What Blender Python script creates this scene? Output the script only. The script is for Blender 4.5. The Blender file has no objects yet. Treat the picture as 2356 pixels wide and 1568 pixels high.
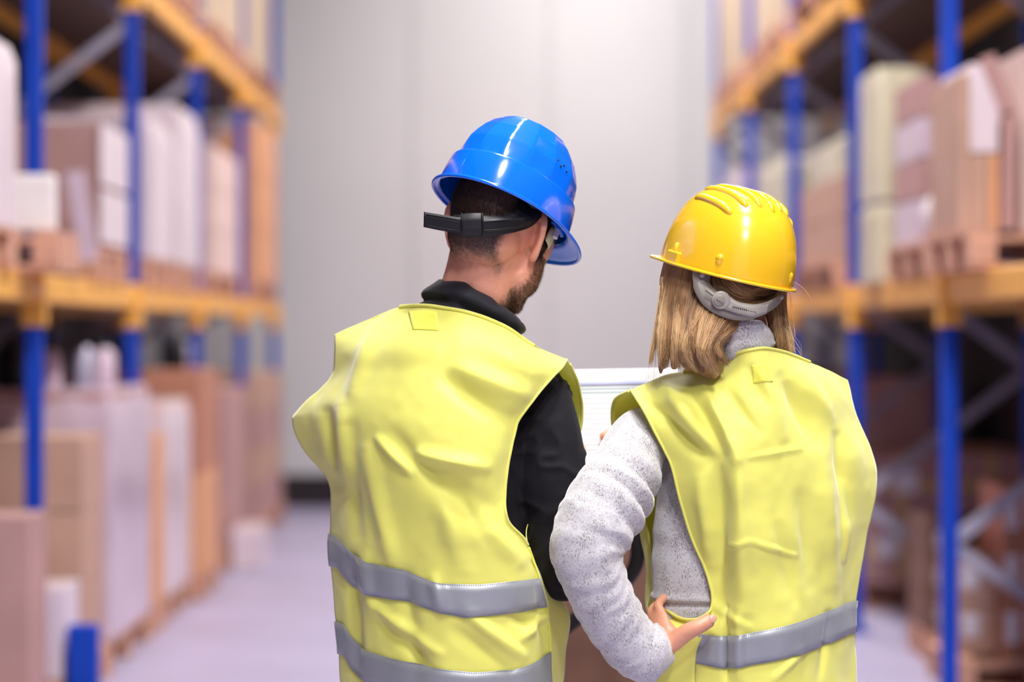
import bpy, math, random
import numpy as np
from mathutils import Matrix, Vector

random.seed(7)
rng = np.random.default_rng(7)
C = bpy.context.scene.collection

# ------------------------------------------------------------------ camera, world, lights, exposure
F, CX, CY, H = 5563.0, 1145.0, 765.0, 1.5      # focal length in px, principal point, camera height


def W(px, py, Y):
    """the point at distance Y in front of the camera that stands at this pixel of the photograph"""
    return np.array(((px - CX) / F * Y, Y, H - (py - CY) / F * Y))


cam_d = bpy.data.cameras.new('camera')
cam = bpy.data.objects.new('camera', cam_d)
C.objects.link(cam)
cam.location = (0, 0, H)
cam.rotation_euler = (math.pi / 2, 0, 0)
cam_d.lens = 85
cam_d.sensor_width = 36
cam_d.shift_x = (1178 - CX) / 2356
cam_d.shift_y = -(784 - CY) / 2356
cam_d.dof.use_dof = True
cam_d.dof.focus_distance = 4.38
cam_d.dof.aperture_fstop = 1.6
bpy.context.scene.camera = cam

sc = bpy.context.scene
sc.view_settings.view_transform = 'Standard'
sc.view_settings.look = 'None'
sc.view_settings.gamma = 1
sc.view_settings.use_curve_mapping = False
sc.view_settings.exposure = 0.12
try:
    sc.cycles.use_denoising = True
    sc.cycles.max_bounces = 8
    sc.cycles.sample_clamp_indirect = 6
except Exception:
    pass

world = bpy.data.worlds.new('world')
sc.world = world
world.use_nodes = True
bg = world.node_tree.nodes['Background']
bg.inputs['Color'].default_value = (0.86, 0.84, 1.0, 1)
bg.inputs['Strength'].default_value = 0.5


def area_light(name, loc, sx, sy, power, col=(1, 0.97, 0.95), rot=(0, 0, 0)):
    d = bpy.data.lights.new(name, 'AREA')
    d.shape = 'RECTANGLE'
    d.size, d.size_y, d.energy, d.color = sx, sy, power, col
    o = bpy.data.objects.new(name, d)
    C.objects.link(o)
    o.location = loc
    o.rotation_euler = rot
    return o


LAMPS = [(0.9, -2.5), (0.9, 0.8), (0.9, 3.6), (0.85, 6.6), (0.85, 9.6), (0.85, 12.6), (0.85, 15.6), (0.85, 18.6)]
LAMP_Z = 5.9
LAMP_POWER = [300, 260, 230, 120, 120, 125, 130, 105]
for (lx, ly), pw in zip(LAMPS, LAMP_POWER):
    area_light('lamp_light', (lx, ly, LAMP_Z - 0.09), 0.5, 1.5, pw)


# ------------------------------------------------------------------ materials
def ramp(nt, elems):
    r = nt.nodes.new('ShaderNodeValToRGB')
    while len(r.color_ramp.elements) > len(elems):
        r.color_ramp.elements.remove(r.color_ramp.elements[-1])
    while len(r.color_ramp.elements) < len(elems):
        r.color_ramp.elements.new(0.5)
    for e, (p, c) in zip(r.color_ramp.elements, elems):
        e.position = p
        e.color = (*c, 1)
    return r


def mat(name, col, rough=0.6, metal=0.0, var=0.08, scale=8.0, bump=0.0, bscale=60.0, coat=0.0, sheen=0.0,
        col2=None, stretch=(1, 1, 1), detail=4, trans=0.0, spec=0.5, sss=0.0, lo=0.35, hi=0.65):
    m = bpy.data.materials.new(name)
    m.use_nodes = True
    nt = m.node_tree
    b = nt.nodes['Principled BSDF']
    tc = nt.nodes.new('ShaderNodeTexCoord')
    mp = nt.nodes.new('ShaderNodeMapping')
    mp.inputs['Scale'].default_value = stretch
    nt.links.new(tc.outputs['Object'], mp.inputs['Vector'])
    n = nt.nodes.new('ShaderNodeTexNoise')
    n.inputs['Scale'].default_value = scale
    n.inputs['Detail'].default_value = detail
    nt.links.new(mp.outputs['Vector'], n.inputs['Vector'])
    c2 = col2 if col2 else tuple(max(0, c * (1 - var)) for c in col)
    c1 = col if col2 else tuple(min(1, c * (1 + var)) for c in col)
    r = ramp(nt, [(lo, c2), (hi, c1)])
    nt.links.new(n.outputs['Fac'], r.inputs['Fac'])
    nt.links.new(r.outputs['Color'], b.inputs['Base Color'])
    b.inputs['Roughness'].default_value = rough
    b.inputs['Metallic'].default_value = metal
    b.inputs['Coat Weight'].default_value = coat
    b.inputs['Coat Roughness'].default_value = 0.05
    b.inputs['Sheen Weight'].default_value = sheen
    b.inputs['Specular IOR Level'].default_value = spec
    b.inputs['Transmission Weight'].default_value = trans
    if sss:
        b.inputs['Subsurface Weight'].default_value = sss
        b.inputs['Subsurface Radius'].default_value = (0.02, 0.008, 0.004)
        b.inputs['Subsurface Scale'].default_value = 0.5
    if bump:
        n2 = nt.nodes.new('ShaderNodeTexNoise')
        n2.inputs['Scale'].default_value = bscale
        n2.inputs['Detail'].default_value = 3
        nt.links.new(mp.outputs['Vector'], n2.inputs['Vector'])
        bp = nt.nodes.new('ShaderNodeBump')
        bp.inputs['Strength'].default_value = bump
        bp.inputs['Distance'].default_value = 0.002
        nt.links.new(n2.outputs['Fac'], bp.inputs['Height'])
        nt.links.new(bp.outputs['Normal'], b.inputs['Normal'])
    return m


def mask_mat(name, base, other, attr='mask', rough=0.5, sss=0.1, var=0.1, scale=30, bump=0.15):
    """a material that goes over to a second colour where the point attribute says so (stubble, scalp)"""
    m = mat(name, base, rough=rough, var=var, scale=scale, bump=bump, bscale=350, sss=sss)
    nt = m.node_tree
    b = nt.nodes['Principled BSDF']
    src = b.inputs['Base Color'].links[0].from_socket
    a = nt.nodes.new('ShaderNodeAttribute')
    a.attribute_name = attr
    mx = nt.nodes.new('ShaderNodeMix')
    mx.data_type = 'RGBA'
    nt.links.new(a.outputs['Fac'], mx.inputs[0])
    nt.links.new(src, mx.inputs[6])
    mx.inputs[7].default_value = (*other, 1)
    # ruddier patches
    nt.links.new(mx.outputs[2], b.inputs['Base Color'])
    return m


def translucent_cloth(name, col, col_t, **k):
    m = mat(name, col, **k)
    nt = m.node_tree
    b = nt.nodes['Principled BSDF']
    out = nt.nodes['Material Output']
    t = nt.nodes.new('ShaderNodeBsdfTranslucent')
    t.inputs['Color'].default_value = (*col_t, 1)
    mx = nt.nodes.new('ShaderNodeMixShader')
    mx.inputs[0].default_value = 0.22
    nt.links.new(b.outputs[0], mx.inputs[1])
    nt.links.new(t.outputs[0], mx.inputs[2])
    nt.links.new(mx.outputs[0], out.inputs['Surface'])
    return m


M = {}
M['vest'] = translucent_cloth('hi_vis_yellow_fabric', (0.93, 0.91, 0.19), (0.92, 0.92, 0.07), rough=0.6, var=0.03,
                              scale=5, bump=0.12, bscale=900, sheen=0.5)
M['vest_trim'] = mat('hi_vis_yellow_binding', (0.80, 0.84, 0.06), rough=0.6, var=0.02, sheen=0.3)
M['vest_label'] = mat('hi_vis_yellow_patch', (0.90, 0.88, 0.11), rough=0.6, var=0.02, sheen=0.2)
M['reflective'] = mat('silver_reflective_tape', (0.30, 0.315, 0.345), rough=0.42, var=0.05, scale=12, bump=0.1, bscale=700,
                      metal=0.25, sheen=0.3)
M['stitch'] = mat('dark_stitching', (0.16, 0.16, 0.20), rough=0.8)
M['black_cloth'] = mat('black_jacket_fabric', (0.009, 0.008, 0.012), rough=0.8, var=0.15, scale=40, bump=0.2, bscale=1100,
                       sheen=0.03, spec=0.2)
M['collar_cloth'] = mat('charcoal_collar_fabric', (0.018, 0.018, 0.027), rough=0.7, spec=0.3, var=0.15, scale=40, bump=0.15,
                        bscale=1100, sheen=0.15)
M['trousers'] = mat('dark_trousers', (0.03, 0.035, 0.06), rough=0.8)
M['leather'] = mat('black_leather', (0.02, 0.018, 0.016), rough=0.4)


def heather():
    m = bpy.data.materials.new('heather_grey_knit')
    m.use_nodes = True
    nt = m.node_tree
    b = nt.nodes['Principled BSDF']
    tc = nt.nodes.new('ShaderNodeTexCoord')
    mp = nt.nodes.new('ShaderNodeMapping')
    mp.inputs['Scale'].default_value = (1, 1, 0.5)
    nt.links.new(tc.outputs['Object'], mp.inputs['Vector'])
    n = nt.nodes.new('ShaderNodeTexNoise')
    n.inputs['Scale'].default_value = 520
    n.inputs['Detail'].default_value = 2.5
    n.inputs['Roughness'].default_value = 0.7
    nt.links.new(mp.outputs['Vector'], n.inputs['Vector'])
    n3 = nt.nodes.new('ShaderNodeTexNoise')
    n3.inputs['Scale'].default_value = 38
    n3.inputs['Detail'].default_value = 2
    nt.links.new(mp.outputs['Vector'], n3.inputs['Vector'])
    mth = nt.nodes.new('ShaderNodeMath')
    mth.operation = 'MULTIPLY_ADD'
    nt.links.new(n3.outputs['Fac'], mth.inputs[0])
    mth.inputs[1].default_value = 0.28
    nt.links.new(n.outputs['Fac'], mth.inputs[2])
    r = ramp(nt, [(0.47, (0.15, 0.14, 0.145)), (0.56, (0.38, 0.365, 0.38)), (0.66, (0.54, 0.52, 0.555))])
    nt.links.new(mth.outputs[0], r.inputs['Fac'])
    nt.links.new(r.outputs['Color'], b.inputs['Base Color'])
    b.inputs['Roughness'].default_value = 0.9
    b.inputs['Sheen Weight'].default_value = 0.5
    b.inputs['Sheen Roughness'].default_value = 0.5
    bp = nt.nodes.new('ShaderNodeBump')
    bp.inputs['Strength'].default_value = 0.2
    bp.inputs['Distance'].default_value = 0.0015
    nt.links.new(n.outputs['Fac'], bp.inputs['Height'])
    nt.links.new(bp.outputs['Normal'], b.inputs['Normal'])
    return m


M['heather'] = heather()
M['skin_man'] = mask_mat('skin', (0.82, 0.37, 0.25), (0.085, 0.045, 0.036), rough=0.5, var=0.12, scale=18)
M['skin_woman'] = mask_mat('skin_fair', (0.66, 0.30, 0.19), (0.3, 0.17, 0.08), rough=0.45, var=0.10, scale=22)
M['short_hair'] = mat('dark_brown_hair', (0.022, 0.012, 0.011), rough=0.5, var=0.3, scale=200)
M['beard_hair'] = mat('brown_beard_hair', (0.10, 0.055, 0.025), rough=0.5, var=0.4, scale=300)


def hair_blonde():
    m = bpy.data.materials.new('dark_blonde_hair')
    m.use_nodes = True
    nt = m.node_tree
    b = nt.nodes['Principled BSDF']
    a = nt.nodes.new('ShaderNodeAttribute')
    a.attribute_name = 'tone'
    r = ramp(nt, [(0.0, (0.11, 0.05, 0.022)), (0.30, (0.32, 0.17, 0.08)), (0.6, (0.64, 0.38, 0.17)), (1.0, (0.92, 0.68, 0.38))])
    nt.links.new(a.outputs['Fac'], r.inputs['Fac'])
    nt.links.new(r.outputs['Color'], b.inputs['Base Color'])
    b.inputs['Roughness'].default_value = 0.36
    b.inputs['Specular IOR Level'].default_value = 0.5
    return m


M['blonde'] = hair_blonde()
M['blue_shell'] = mat('glossy_blue_plastic', (0.002, 0.15, 0.90), rough=0.16, var=0.02, coat=0.5, spec=0.6)
M['yellow_shell'] = mat('glossy_yellow_plastic', (0.88, 0.52, 0.018), rough=0.2, var=0.02, coat=0.5, spec=0.6)
M['black_plastic'] = mat('black_plastic', (0.008, 0.007, 0.011), rough=0.45, var=0.1, spec=0.35)
M['cream_foam'] = mat('cream_foam', (0.55, 0.55, 0.38), rough=0.9)
M['grey_plastic'] = mat('translucent_grey_plastic', (0.25, 0.22, 0.195), rough=0.42, var=0.06, sss=0.1)
M['grey_plastic_light'] = mat('pale_grey_plastic', (0.33, 0.295, 0.27), rough=0.4, var=0.05)
M['wall'] = mat('wall_panel_paint', (0.65, 0.64, 0.655), rough=0.55, var=0.02, scale=1)
M['wall_dark'] = mat('dark_wall_with_shade', (0.022, 0.013, 0.018), rough=0.8, var=0.2, scale=2)  # side walls: shade behind the racks is in this near-black; baseboard shares it
M['ceiling'] = mat('ceiling_paint', (0.35, 0.35, 0.36), rough=0.9)
M['floor'] = mat('sealed_concrete', (0.41, 0.37, 0.53), rough=0.42, var=0.06, scale=1.2, bump=0.05, bscale=30)
M['joint'] = mat('floor_joint', (0.30, 0.28, 0.36), rough=0.7)
M['rack_blue'] = mat('blue_rack_paint', (0.003, 0.052, 0.47), rough=0.5, var=0.05, spec=0.25)
M['rack_orange'] = mat('orange_rack_paint', (0.93, 0.46, 0.075), rough=0.45, var=0.06, scale=3)
M['galvanised'] = mat('galvanised_steel', (0.42, 0.40, 0.52), rough=0.45, metal=0.4, var=0.1)
M['shade_board'] = mat('shade_board', (0.10, 0.055, 0.045), rough=0.85, var=0.15, scale=30)  # dark tone of the added panels that shade the rack levels
M['pallet_wood'] = mat('pallet_wood', (0.62, 0.33, 0.23), rough=0.8, var=0.18, scale=6, stretch=(1, 8, 1))
M['carton_tan'] = mat('tan_cardboard', (0.54, 0.33, 0.25), rough=0.8, var=0.06, scale=4)
M['carton_mauve'] = mat('mauve_brown_cardboard', (0.48, 0.275, 0.26), rough=0.8, var=0.06, scale=4)
M['carton_red'] = mat('reddish_cardboard', (0.50, 0.22, 0.14), rough=0.8, var=0.06, scale=4)
M['carton_orange'] = mat('orange_brown_cardboard', (0.74, 0.37, 0.20), rough=0.75, var=0.07, scale=4)
M['carton_pale'] = mat('pale_pink_cardboard', (0.74, 0.54, 0.50), rough=0.7, var=0.05, scale=4)
M['carton_dark'] = mat('dark_brown_cardboard', (0.20, 0.10, 0.07), rough=0.85, var=0.1, scale=4)
M['wrap_white'] = mat('white_stretch_film', (0.78, 0.65, 0.71), rough=0.3, var=0.06, scale=3, bump=0.3, bscale=12, coat=0.3)
M['wrap_lilac'] = mat('lilac_stretch_film', (0.66, 0.51, 0.62), rough=0.3, var=0.08, scale=3, bump=0.3, bscale=12, coat=0.3)
M['wrap_cream'] = mat('cream_stretch_film', (0.62, 0.56, 0.40), rough=0.35, var=0.1, scale=3, bump=0.3, bscale=12, coat=0.2)
M['beige_sack'] = mat('beige_sacking', (0.52, 0.40, 0.29), rough=0.8, var=0.12, scale=2, stretch=(6, 6, 0.5))
M['paper'] = mat('white_paper', (0.62, 0.62, 0.68), rough=0.8, var=0.01)
M['paper_blue'] = mat('blue_print', (0.36, 0.38, 0.62), rough=0.8)
M['paper_teal'] = mat('teal_print', (0.16, 0.38, 0.46), rough=0.8)
M['label_white'] = mat('white_label', (0.85, 0.80, 0.86), rough=0.5, var=0.02)
M['tape_yellow'] = mat('yellow_packing_tape', (0.62, 0.42, 0.17), rough=0.35, var=0.03)
M['white_plastic'] = mat('white_plastic_sheet', (0.85, 0.80, 0.80), rough=0.4, var=0.03)
M['red_paint'] = mat('red_paint', (0.45, 0.05, 0.04), rough=0.4)
M['eye'] = mat('eye_white', (0.75, 0.72, 0.7), rough=0.2)
em = bpy.data.materials.new('lamp_diffuser')
em.use_nodes = True
em.node_tree.nodes['Principled BSDF'].inputs['Emission Color'].default_value = (1, 0.98, 0.96, 1)
em.node_tree.nodes['Principled BSDF'].inputs['Emission Strength'].default_value = 9
M['lamp'] = em


# ------------------------------------------------------------------ mesh tools
def to_mesh(name, V, Fc, smooth=True):
    me = bpy.data.meshes.new(name)
    me.from_pydata(np.asarray(V, dtype=float).tolist(), [], [tuple(int(i) for i in f) for f in Fc])
    me.update()
    if smooth:
        me.polygons.foreach_set('use_smooth', [True] * len(me.polygons))
    return me


def link(name, me, m, parent=None, label=None):
    o = bpy.data.objects.new(name, me)
    C.objects.link(o)
    if m is not None:
        me.materials.append(m)
    if parent is not None:
        o.parent = parent
        o.matrix_parent_inverse = Matrix.Identity(4)
        o.location = -parent_world(parent)
    if label:
        o['label'] = label
    return o


def parent_world(o):
    """location of a parent chain (no rotations are used on roots built in world space)"""
    v = Vector((0, 0, 0))
    while o is not None:
        v += o.location
        o = o.parent
    return v


def put(name, geo, m, parent=None, label=None, smooth=True):
    """geo (V, F) in world space -> one mesh object, child of parent if given"""
    V, Fc = geo
    return link(name, to_mesh(name, V, Fc, smooth), m, parent, label)


def tag(o, label, cat, group=None, kind=None):
    o['label'] = label
    o['category'] = cat
    if group:
        o['group'] = group
    if kind:
        o['kind'] = kind
    return o


def empty(name, loc, label, cat, group=None):
    o = bpy.data.objects.new(name, None)
    C.objects.link(o)
    o.empty_display_size = 0.1
    o.location = loc
    return tag(o, label, cat, group)


def join(*gs):
    V, Fc, n = [], [], 0
    for v, f in gs:
        V.append(np.asarray(v, float))
        Fc += [tuple(i + n for i in q) for q in f]
        n += len(v)
    return np.concatenate(V), Fc


def box(x0, x1, y0, y1, z0, z1, bev=0.0):
    if bev <= 0:
        V = [(x, y, z) for z in (z0, z1) for y in (y0, y1) for x in (x0, x1)]
        return np.array(V, float), [(0, 2, 3, 1), (4, 5, 7, 6), (0, 1, 5, 4), (2, 6, 7, 3), (0, 4, 6, 2), (1, 3, 7, 5)]
    b = min(bev, (x1 - x0) * .45, (y1 - y0) * .45, (z1 - z0) * .45)
    V = []
    idx = {}
    for i, x in enumerate((x0, x1)):
        for j, y in enumerate((y0, y1)):
            for k, z in enumerate((z0, z1)):
                sx, sy, sz = (1 if i == 0 else -1), (1 if j == 0 else -1), (1 if k == 0 else -1)
                for a, p in enumerate(((x, y + sy * b, z + sz * b), (x + sx * b, y, z + sz * b), (x + sx * b, y + sy * b, z))):
                    idx[(i, j, k, a)] = len(V)
                    V.append(p)
    Fc = []
    for i in (0, 1):
        q = [idx[(i, j, k, 0)] for j, k in ((0, 0), (1, 0), (1, 1), (0, 1))]
        Fc.append(tuple(q if i else q[::-1]))
        q = [idx[(j, i, k, 1)] for j, k in ((0, 0), (1, 0), (1, 1), (0, 1))]
        Fc.append(tuple(q[::-1] if i else q))
        q = [idx[(j, k, i, 2)] for j, k in ((0, 0), (1, 0), (1, 1), (0, 1))]
        Fc.append(tuple(q if i else q[::-1]))
    for j in (0, 1):
        for k in (0, 1):
            q = [idx[(0, j, k, 1)], idx[(1, j, k, 1)], idx[(1, j, k, 2)], idx[(0, j, k, 2)]]
            Fc.append(tuple(q if (j == k) == (j == 0) and j == 0 or (j != k) and j == 1 else q[::-1]))
            q = [idx[(j, 0, k, 0)], idx[(j, 1, k, 0)], idx[(j, 1, k, 2)], idx[(j, 0, k, 2)]]
            Fc.append(tuple(q))
            q = [idx[(j, k, 0, 0)], idx[(j, k, 1, 0)], idx[(j, k, 1, 1)], idx[(j, k, 0, 1)]]
            Fc.append(tuple(q))
    for i in (0, 1):
        for j in (0, 1):
            for k in (0, 1):
                Fc.append(tuple(idx[(i, j, k, a)] for a in range(3)))
    return np.array(V, float), Fc


def bar(p0, p1, w, h, up=(0, 0, 1)):
    p0, p1 = np.array(p0, float), np.array(p1, float)
    d = p1 - p0
    d /= np.linalg.norm(d)
    u = np.array(up, float)
    if abs(np.dot(u, d)) > .95:
        u = np.array((1, 0, 0.))
    s = np.cross(d, u)
    s /= np.linalg.norm(s)
    u = np.cross(s, d)
    V = []
    for p in (p0, p1):
        for a, b in ((-1, -1), (1, -1), (1, 1), (-1, 1)):
            V.append(p + s * a * w / 2 + u * b * h / 2)
    return np.array(V), [(0, 1, 2, 3), (7, 6, 5, 4), (0, 4, 5, 1), (1, 5, 6, 2), (2, 6, 7, 3), (3, 7, 4, 0)]


def ell(c, r, R=None, nu=24, nv=16):
    V, Fc = [], []
    r = np.array(r, float) if np.ndim(r) else np.array((r, r, r), float)
    for j in range(1, nv):
        t = math.pi * j / nv
        for i in range(nu):
            a = 2 * math.pi * i / nu
            V.append((math.sin(t) * math.cos(a), math.sin(t) * math.sin(a), math.cos(t)))
    V.append((0, 0, 1))
    V.append((0, 0, -1))
    n = len(V)
    for j in range(nv - 2):
        for i in range(nu):
            Fc.append((j * nu + i, (j + 1) * nu + i, (j + 1) * nu + (i + 1) % nu, j * nu + (i + 1) % nu))
    for i in range(nu):
        Fc.append((n - 2, i, (i + 1) % nu))
        Fc.append((n - 1, (nv - 2) * nu + (i + 1) % nu, (nv - 2) * nu + i))
    V = np.array(V) * r
    if R is not None:
        V = V @ np.asarray(R, float).T
    return V + np.array(c, float), Fc


def catmull(P, n, closed=False):
    """n samples along a centripetal-ish Catmull-Rom through P (any dimension)"""
    P = np.asarray(P, float)
    m = len(P)
    if closed:
        T = np.linspace(0, m, n, endpoint=False)
    else:
        T = np.linspace(0, m - 1, n)
    out = []
    for t in T:
        i = int(math.floor(t))
        if not closed:
            i = min(i, m - 2)
        f = t - i
        if closed:
            a, b, c, d = P[(i - 1) % m], P[i % m], P[(i + 1) % m], P[(i + 2) % m]
        else:
            b, c = P[i], P[i + 1]
            a = P[i - 1] if i > 0 else 2 * b - c
            d = P[i + 2] if i + 2 < m else 2 * c - b
        out.append(0.5 * ((2 * b) + (-a + c) * f + (2 * a - 5 * b + 4 * c - d) * f * f + (-a + 3 * b - 3 * c + d) * f ** 3))
    return np.array(out)


def tube(P, R, seg=16, ref=(0, 0, 1), n=None, closed=False, caps=True):
    """swept tube; R: radius, or (r_side, r_ref) per point; ref gives the direction of the second radius"""
    P = np.asarray(P, float)
    R = np.asarray(R, float)
    if R.ndim == 0:
        R = np.full((len(P), 2), float(R))
    elif R.ndim == 1 and len(R) == len(P):
        R = np.stack([R, R], 1)
    elif R.ndim == 1:
        R = np.tile(R, (len(P), 1))
    if n:
        PR = catmull(np.hstack([P, R]), n, closed)
        P, R = PR[:, :3], np.maximum(PR[:, 3:], 1e-4)
    m = len(P)
    D = np.zeros_like(P)
    for i in range(m):
        a = P[(i - 1) % m] if (closed or i > 0) else P[0]
        b = P[(i + 1) % m] if (closed or i < m - 1) else P[-1]
        D[i] = b - a
        D[i] /= np.linalg.norm(D[i]) + 1e-12
    ref = np.array(ref, float)
    V = []
    u = None
    for i in range(m):
        base = ref if u is None else u
        s = np.cross(D[i], base)
        if np.linalg.norm(s) < 1e-3:
            s = np.cross(D[i], np.array((0.3, 1, 0.1)))
        s /= np.linalg.norm(s)
        u = np.cross(s, D[i])
        for k in range(seg):
            a = 2 * math.pi * k / seg
            V.append(P[i] + s * math.cos(a) * R[i, 0] + u * math.sin(a) * R[i, 1])
    Fc = []
    for i in range(m if closed else m - 1):
        j = (i + 1) % m
        for k in range(seg):
            Fc.append((i * seg + k, i * seg + (k + 1) % seg, j * seg + (k + 1) % seg, j * seg + k))
    if caps and not closed:
        V.append(P[0] - D[0] * R[0].min() * .6)
        V.append(P[-1] + D[-1] * R[-1].min() * .6)
        a, b = len(V) - 2, len(V) - 1
        for k in range(seg):
            Fc.append((a, (k + 1) % seg, k))
            Fc.append((b, (m - 1) * seg + k, (m - 1) * seg + (k + 1) % seg))
    return np.array(V), Fc


def fuse(geo, voxel, smooth=4, factor=0.5):
    """voxel union of overlapping closed pieces -> one continuous surface"""
    me = to_mesh('tmp', *geo)
    o = bpy.data.objects.new('tmp', me)
    C.objects.link(o)
    r = o.modifiers.new('r', 'REMESH')
    r.mode = 'VOXEL'
    r.voxel_size = voxel
    s = o.modifiers.new('s', 'SMOOTH')
    s.iterations = smooth
    s.factor = factor
    dg = bpy.context.evaluated_depsgraph_get()
    ev = o.evaluated_get(dg)
    em_ = ev.to_mesh()
    nv = len(em_.vertices)
    V = np.empty(nv * 3)
    em_.vertices.foreach_get('co', V)
    npoly = len(em_.polygons)
    tot = np.empty(npoly, int)
    em_.polygons.foreach_get('loop_total', tot)
    lp = np.empty(int(tot.sum()), int)
    em_.loops.foreach_get('vertex_index', lp)
    ev.to_mesh_clear()
    bpy.data.objects.remove(o)
    bpy.data.meshes.remove(me)
    if (tot == 4).all():
        Fc = lp.reshape(-1, 4)
    else:
        Fc, k = [], 0
        for t in tot:
            Fc.append(tuple(lp[k:k + t]))
            k += t
    return V.reshape(-1, 3), Fc


def vnormals(V, Fc):
    Fq = np.asarray(Fc)
    n = np.cross(V[Fq[:, 2]] - V[Fq[:, 0]], V[Fq[:, 3]] - V[Fq[:, 1]])
    N = np.zeros_like(V)
    for k in range(4):
        np.add.at(N, Fq[:, k], n)
    return N / (np.linalg.norm(N, axis=1, keepdims=True) + 1e-12)


def _hash(i, j, k):
    h = (i * 374761393 + j * 668265263 + k * 2147483647 + 1013904223) & 0xFFFFFFFF
    h = ((h ^ (h >> 13)) * 1274126177) & 0xFFFFFFFF
    return ((h ^ (h >> 16)) & 0xFFFF) / 65535.0


def noise3(P, s=1.0, off=0.0):
    """value noise in -1..1, vectorised"""
    Q = np.asarray(P, float) * s + off + 100.0
    I = np.floor(Q).astype(np.int64)
    f = Q - I
    f = f * f * (3 - 2 * f)
    out = 0
    for a in (0, 1):
        for b in (0, 1):
            for c in (0, 1):
                w = (f[:, 0] if a else 1 - f[:, 0]) * (f[:, 1] if b else 1 - f[:, 1]) * (f[:, 2] if c else 1 - f[:, 2])
                out = out + w * _hash(I[:, 0] + a, I[:, 1] + b, I[:, 2] + c)
    return out * 2 - 1


def basis(yaw_deg, n):
    """columns right, forward, up; yaw turns the forward direction from +Y towards +X, n is the up axis"""
    u = np.array(n, float)
    u /= np.linalg.norm(u)
    a = math.radians(yaw_deg)
    f = np.array((math.sin(a), math.cos(a), 0))
    f = f - np.dot(f, u) * u
    f /= np.linalg.norm(f)
    r = np.cross(f, u)
    return np.stack([r, f, u], 1)


def xf(geo, R, t):
    return np.asarray(geo[0]) @ np.asarray(R).T + np.asarray(t), geo[1]


def surf(ctrl, nu, nv):
    """ctrl[row][col] = xyz -> (nv, nu, 3) smooth grid"""
    ctrl = np.asarray(ctrl, float)
    rows = np.stack([catmull(r, nu) for r in ctrl])            # R, nu, 3
    cols = np.stack([catmull(rows[:, i], nv) for i in range(nu)], 1)
    return cols


def grid_faces(nv, nu, closed_u=False):
    Fc = []
    for j in range(nv - 1):
        for i in range(nu if closed_u else nu - 1):
            k = (i + 1) % nu
            Fc.append((j * nu + i, j * nu + k, (j + 1) * nu + k, (j + 1) * nu + i))
    return Fc


def grid_normals(G):
    du = np.gradient(G, axis=1)
    dv = np.gradient(G, axis=0)
    n = np.cross(du, dv)
    return n / (np.linalg.norm(n, axis=2, keepdims=True) + 1e-12)


def thick(G, t, side=1.0):
    """closed sheet from a grid (nv,nu,3) with thickness t on its normal side"""
    nv, nu, _ = G.shape
    N = grid_normals(G) * side
    A = G.reshape(-1, 3)
    B = (G + N * t).reshape(-1, 3)
    f1 = grid_faces(nv, nu)
    n = nv * nu
    Fc = list(f1) + [tuple(i + n for i in q[::-1]) for q in f1]
    edge = [i for i in range(nu)] + [j * nu + nu - 1 for j in range(1, nv)] + \
           [(nv - 1) * nu + i for i in range(nu - 2, -1, -1)] + [j * nu for j in range(nv - 2, 0, -1)]
    for a, b in zip(edge, edge[1:] + edge[:1]):
        Fc.append((b, a, a + n, b + n))
    return np.concatenate([A, B]), Fc


def ribbon(top, bot, n, t):
    """strap between two edge polylines (world xyz), thickness t away from +Y"""
    A, B = catmull(top, n), catmull(bot, n)
    G = np.stack([A, A * .66 + B * .34, A * .34 + B * .66, B])
    V, Fc = thick(G, t, 1.0)
    return V, Fc


def sharp(o, deg=35):
    me = o.data
    try:
        me.set_sharp_from_angle(angle=math.radians(deg))
    except Exception:
        pass
    return o

# ------------------------------------------------------------------ the hall
def struct(name, geo, m, parent=None, smooth=False):
    o = put(name, geo, m, parent, smooth=smooth)
    if parent is None:
        o['kind'] = 'structure'
    return o


WX, WALL_Y = 3.1, 20.8
floor = struct('floor', box(-WX - .2, WX + .2, -7, WALL_Y + .3, -.12, 0), M['floor'])
for k, yy in enumerate((1.5, 7.5, 13.5, 19.0)):
    put('floor_joint', box(-WX, WX, yy, yy + .012, -.004, .0015), M['joint'], floor, smooth=False)
put('floor_joint', box(-.012 - .62, -.62, -7, WALL_Y, -.004, .0017), M['joint'], floor, smooth=False)
ceiling = struct('ceiling', box(-WX - .2, WX + .2, -7, WALL_Y + .3, 6.2, 6.35), M['ceiling'])
struct('wall_left', box(-WX - .2, -WX, -7, WALL_Y + .3, 0, 6.2), M['wall_dark'])  # dark backing, its colour carries the shade behind the rack
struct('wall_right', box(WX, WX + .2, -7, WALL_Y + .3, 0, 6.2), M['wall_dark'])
wall = struct('wall_far', box(-WX, WX, WALL_Y + .06, WALL_Y + .3, 0, 6.2), M['wall'])
px_ = -WX
while px_ < WX - .01:
    x1 = min(px_ + 1.18, WX)
    put('wall_panel', box(px_ + .004, x1 - .004, WALL_Y, WALL_Y + .06, 0.28, 6.2, .004), M['wall'], wall, smooth=False)
    px_ = x1
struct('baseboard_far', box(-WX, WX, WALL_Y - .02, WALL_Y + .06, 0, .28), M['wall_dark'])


def lamp(x, y, n):
    t = empty('ceiling_lamp', (x, y, LAMP_Z), 'long white ceiling lamp above the aisle, ' + LAMP_ORD[n], 'ceiling lamp', 'ceiling lamps above the aisle')
    put('housing', box(x - .28, x + .28, y - .8, y + .8, LAMP_Z, LAMP_Z + .07, .01), M['white_plastic'], t, smooth=False)
    put('diffuser', box(x - .24, x + .24, y - .74, y + .74, LAMP_Z - .02, LAMP_Z), M['lamp'], t, smooth=False)
    for s in (-.6, .6):
        put('hanger', bar((x, y + s, LAMP_Z + .07), (x, y + s, 6.2), .01, .01), M['galvanised'], t, smooth=False)


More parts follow.
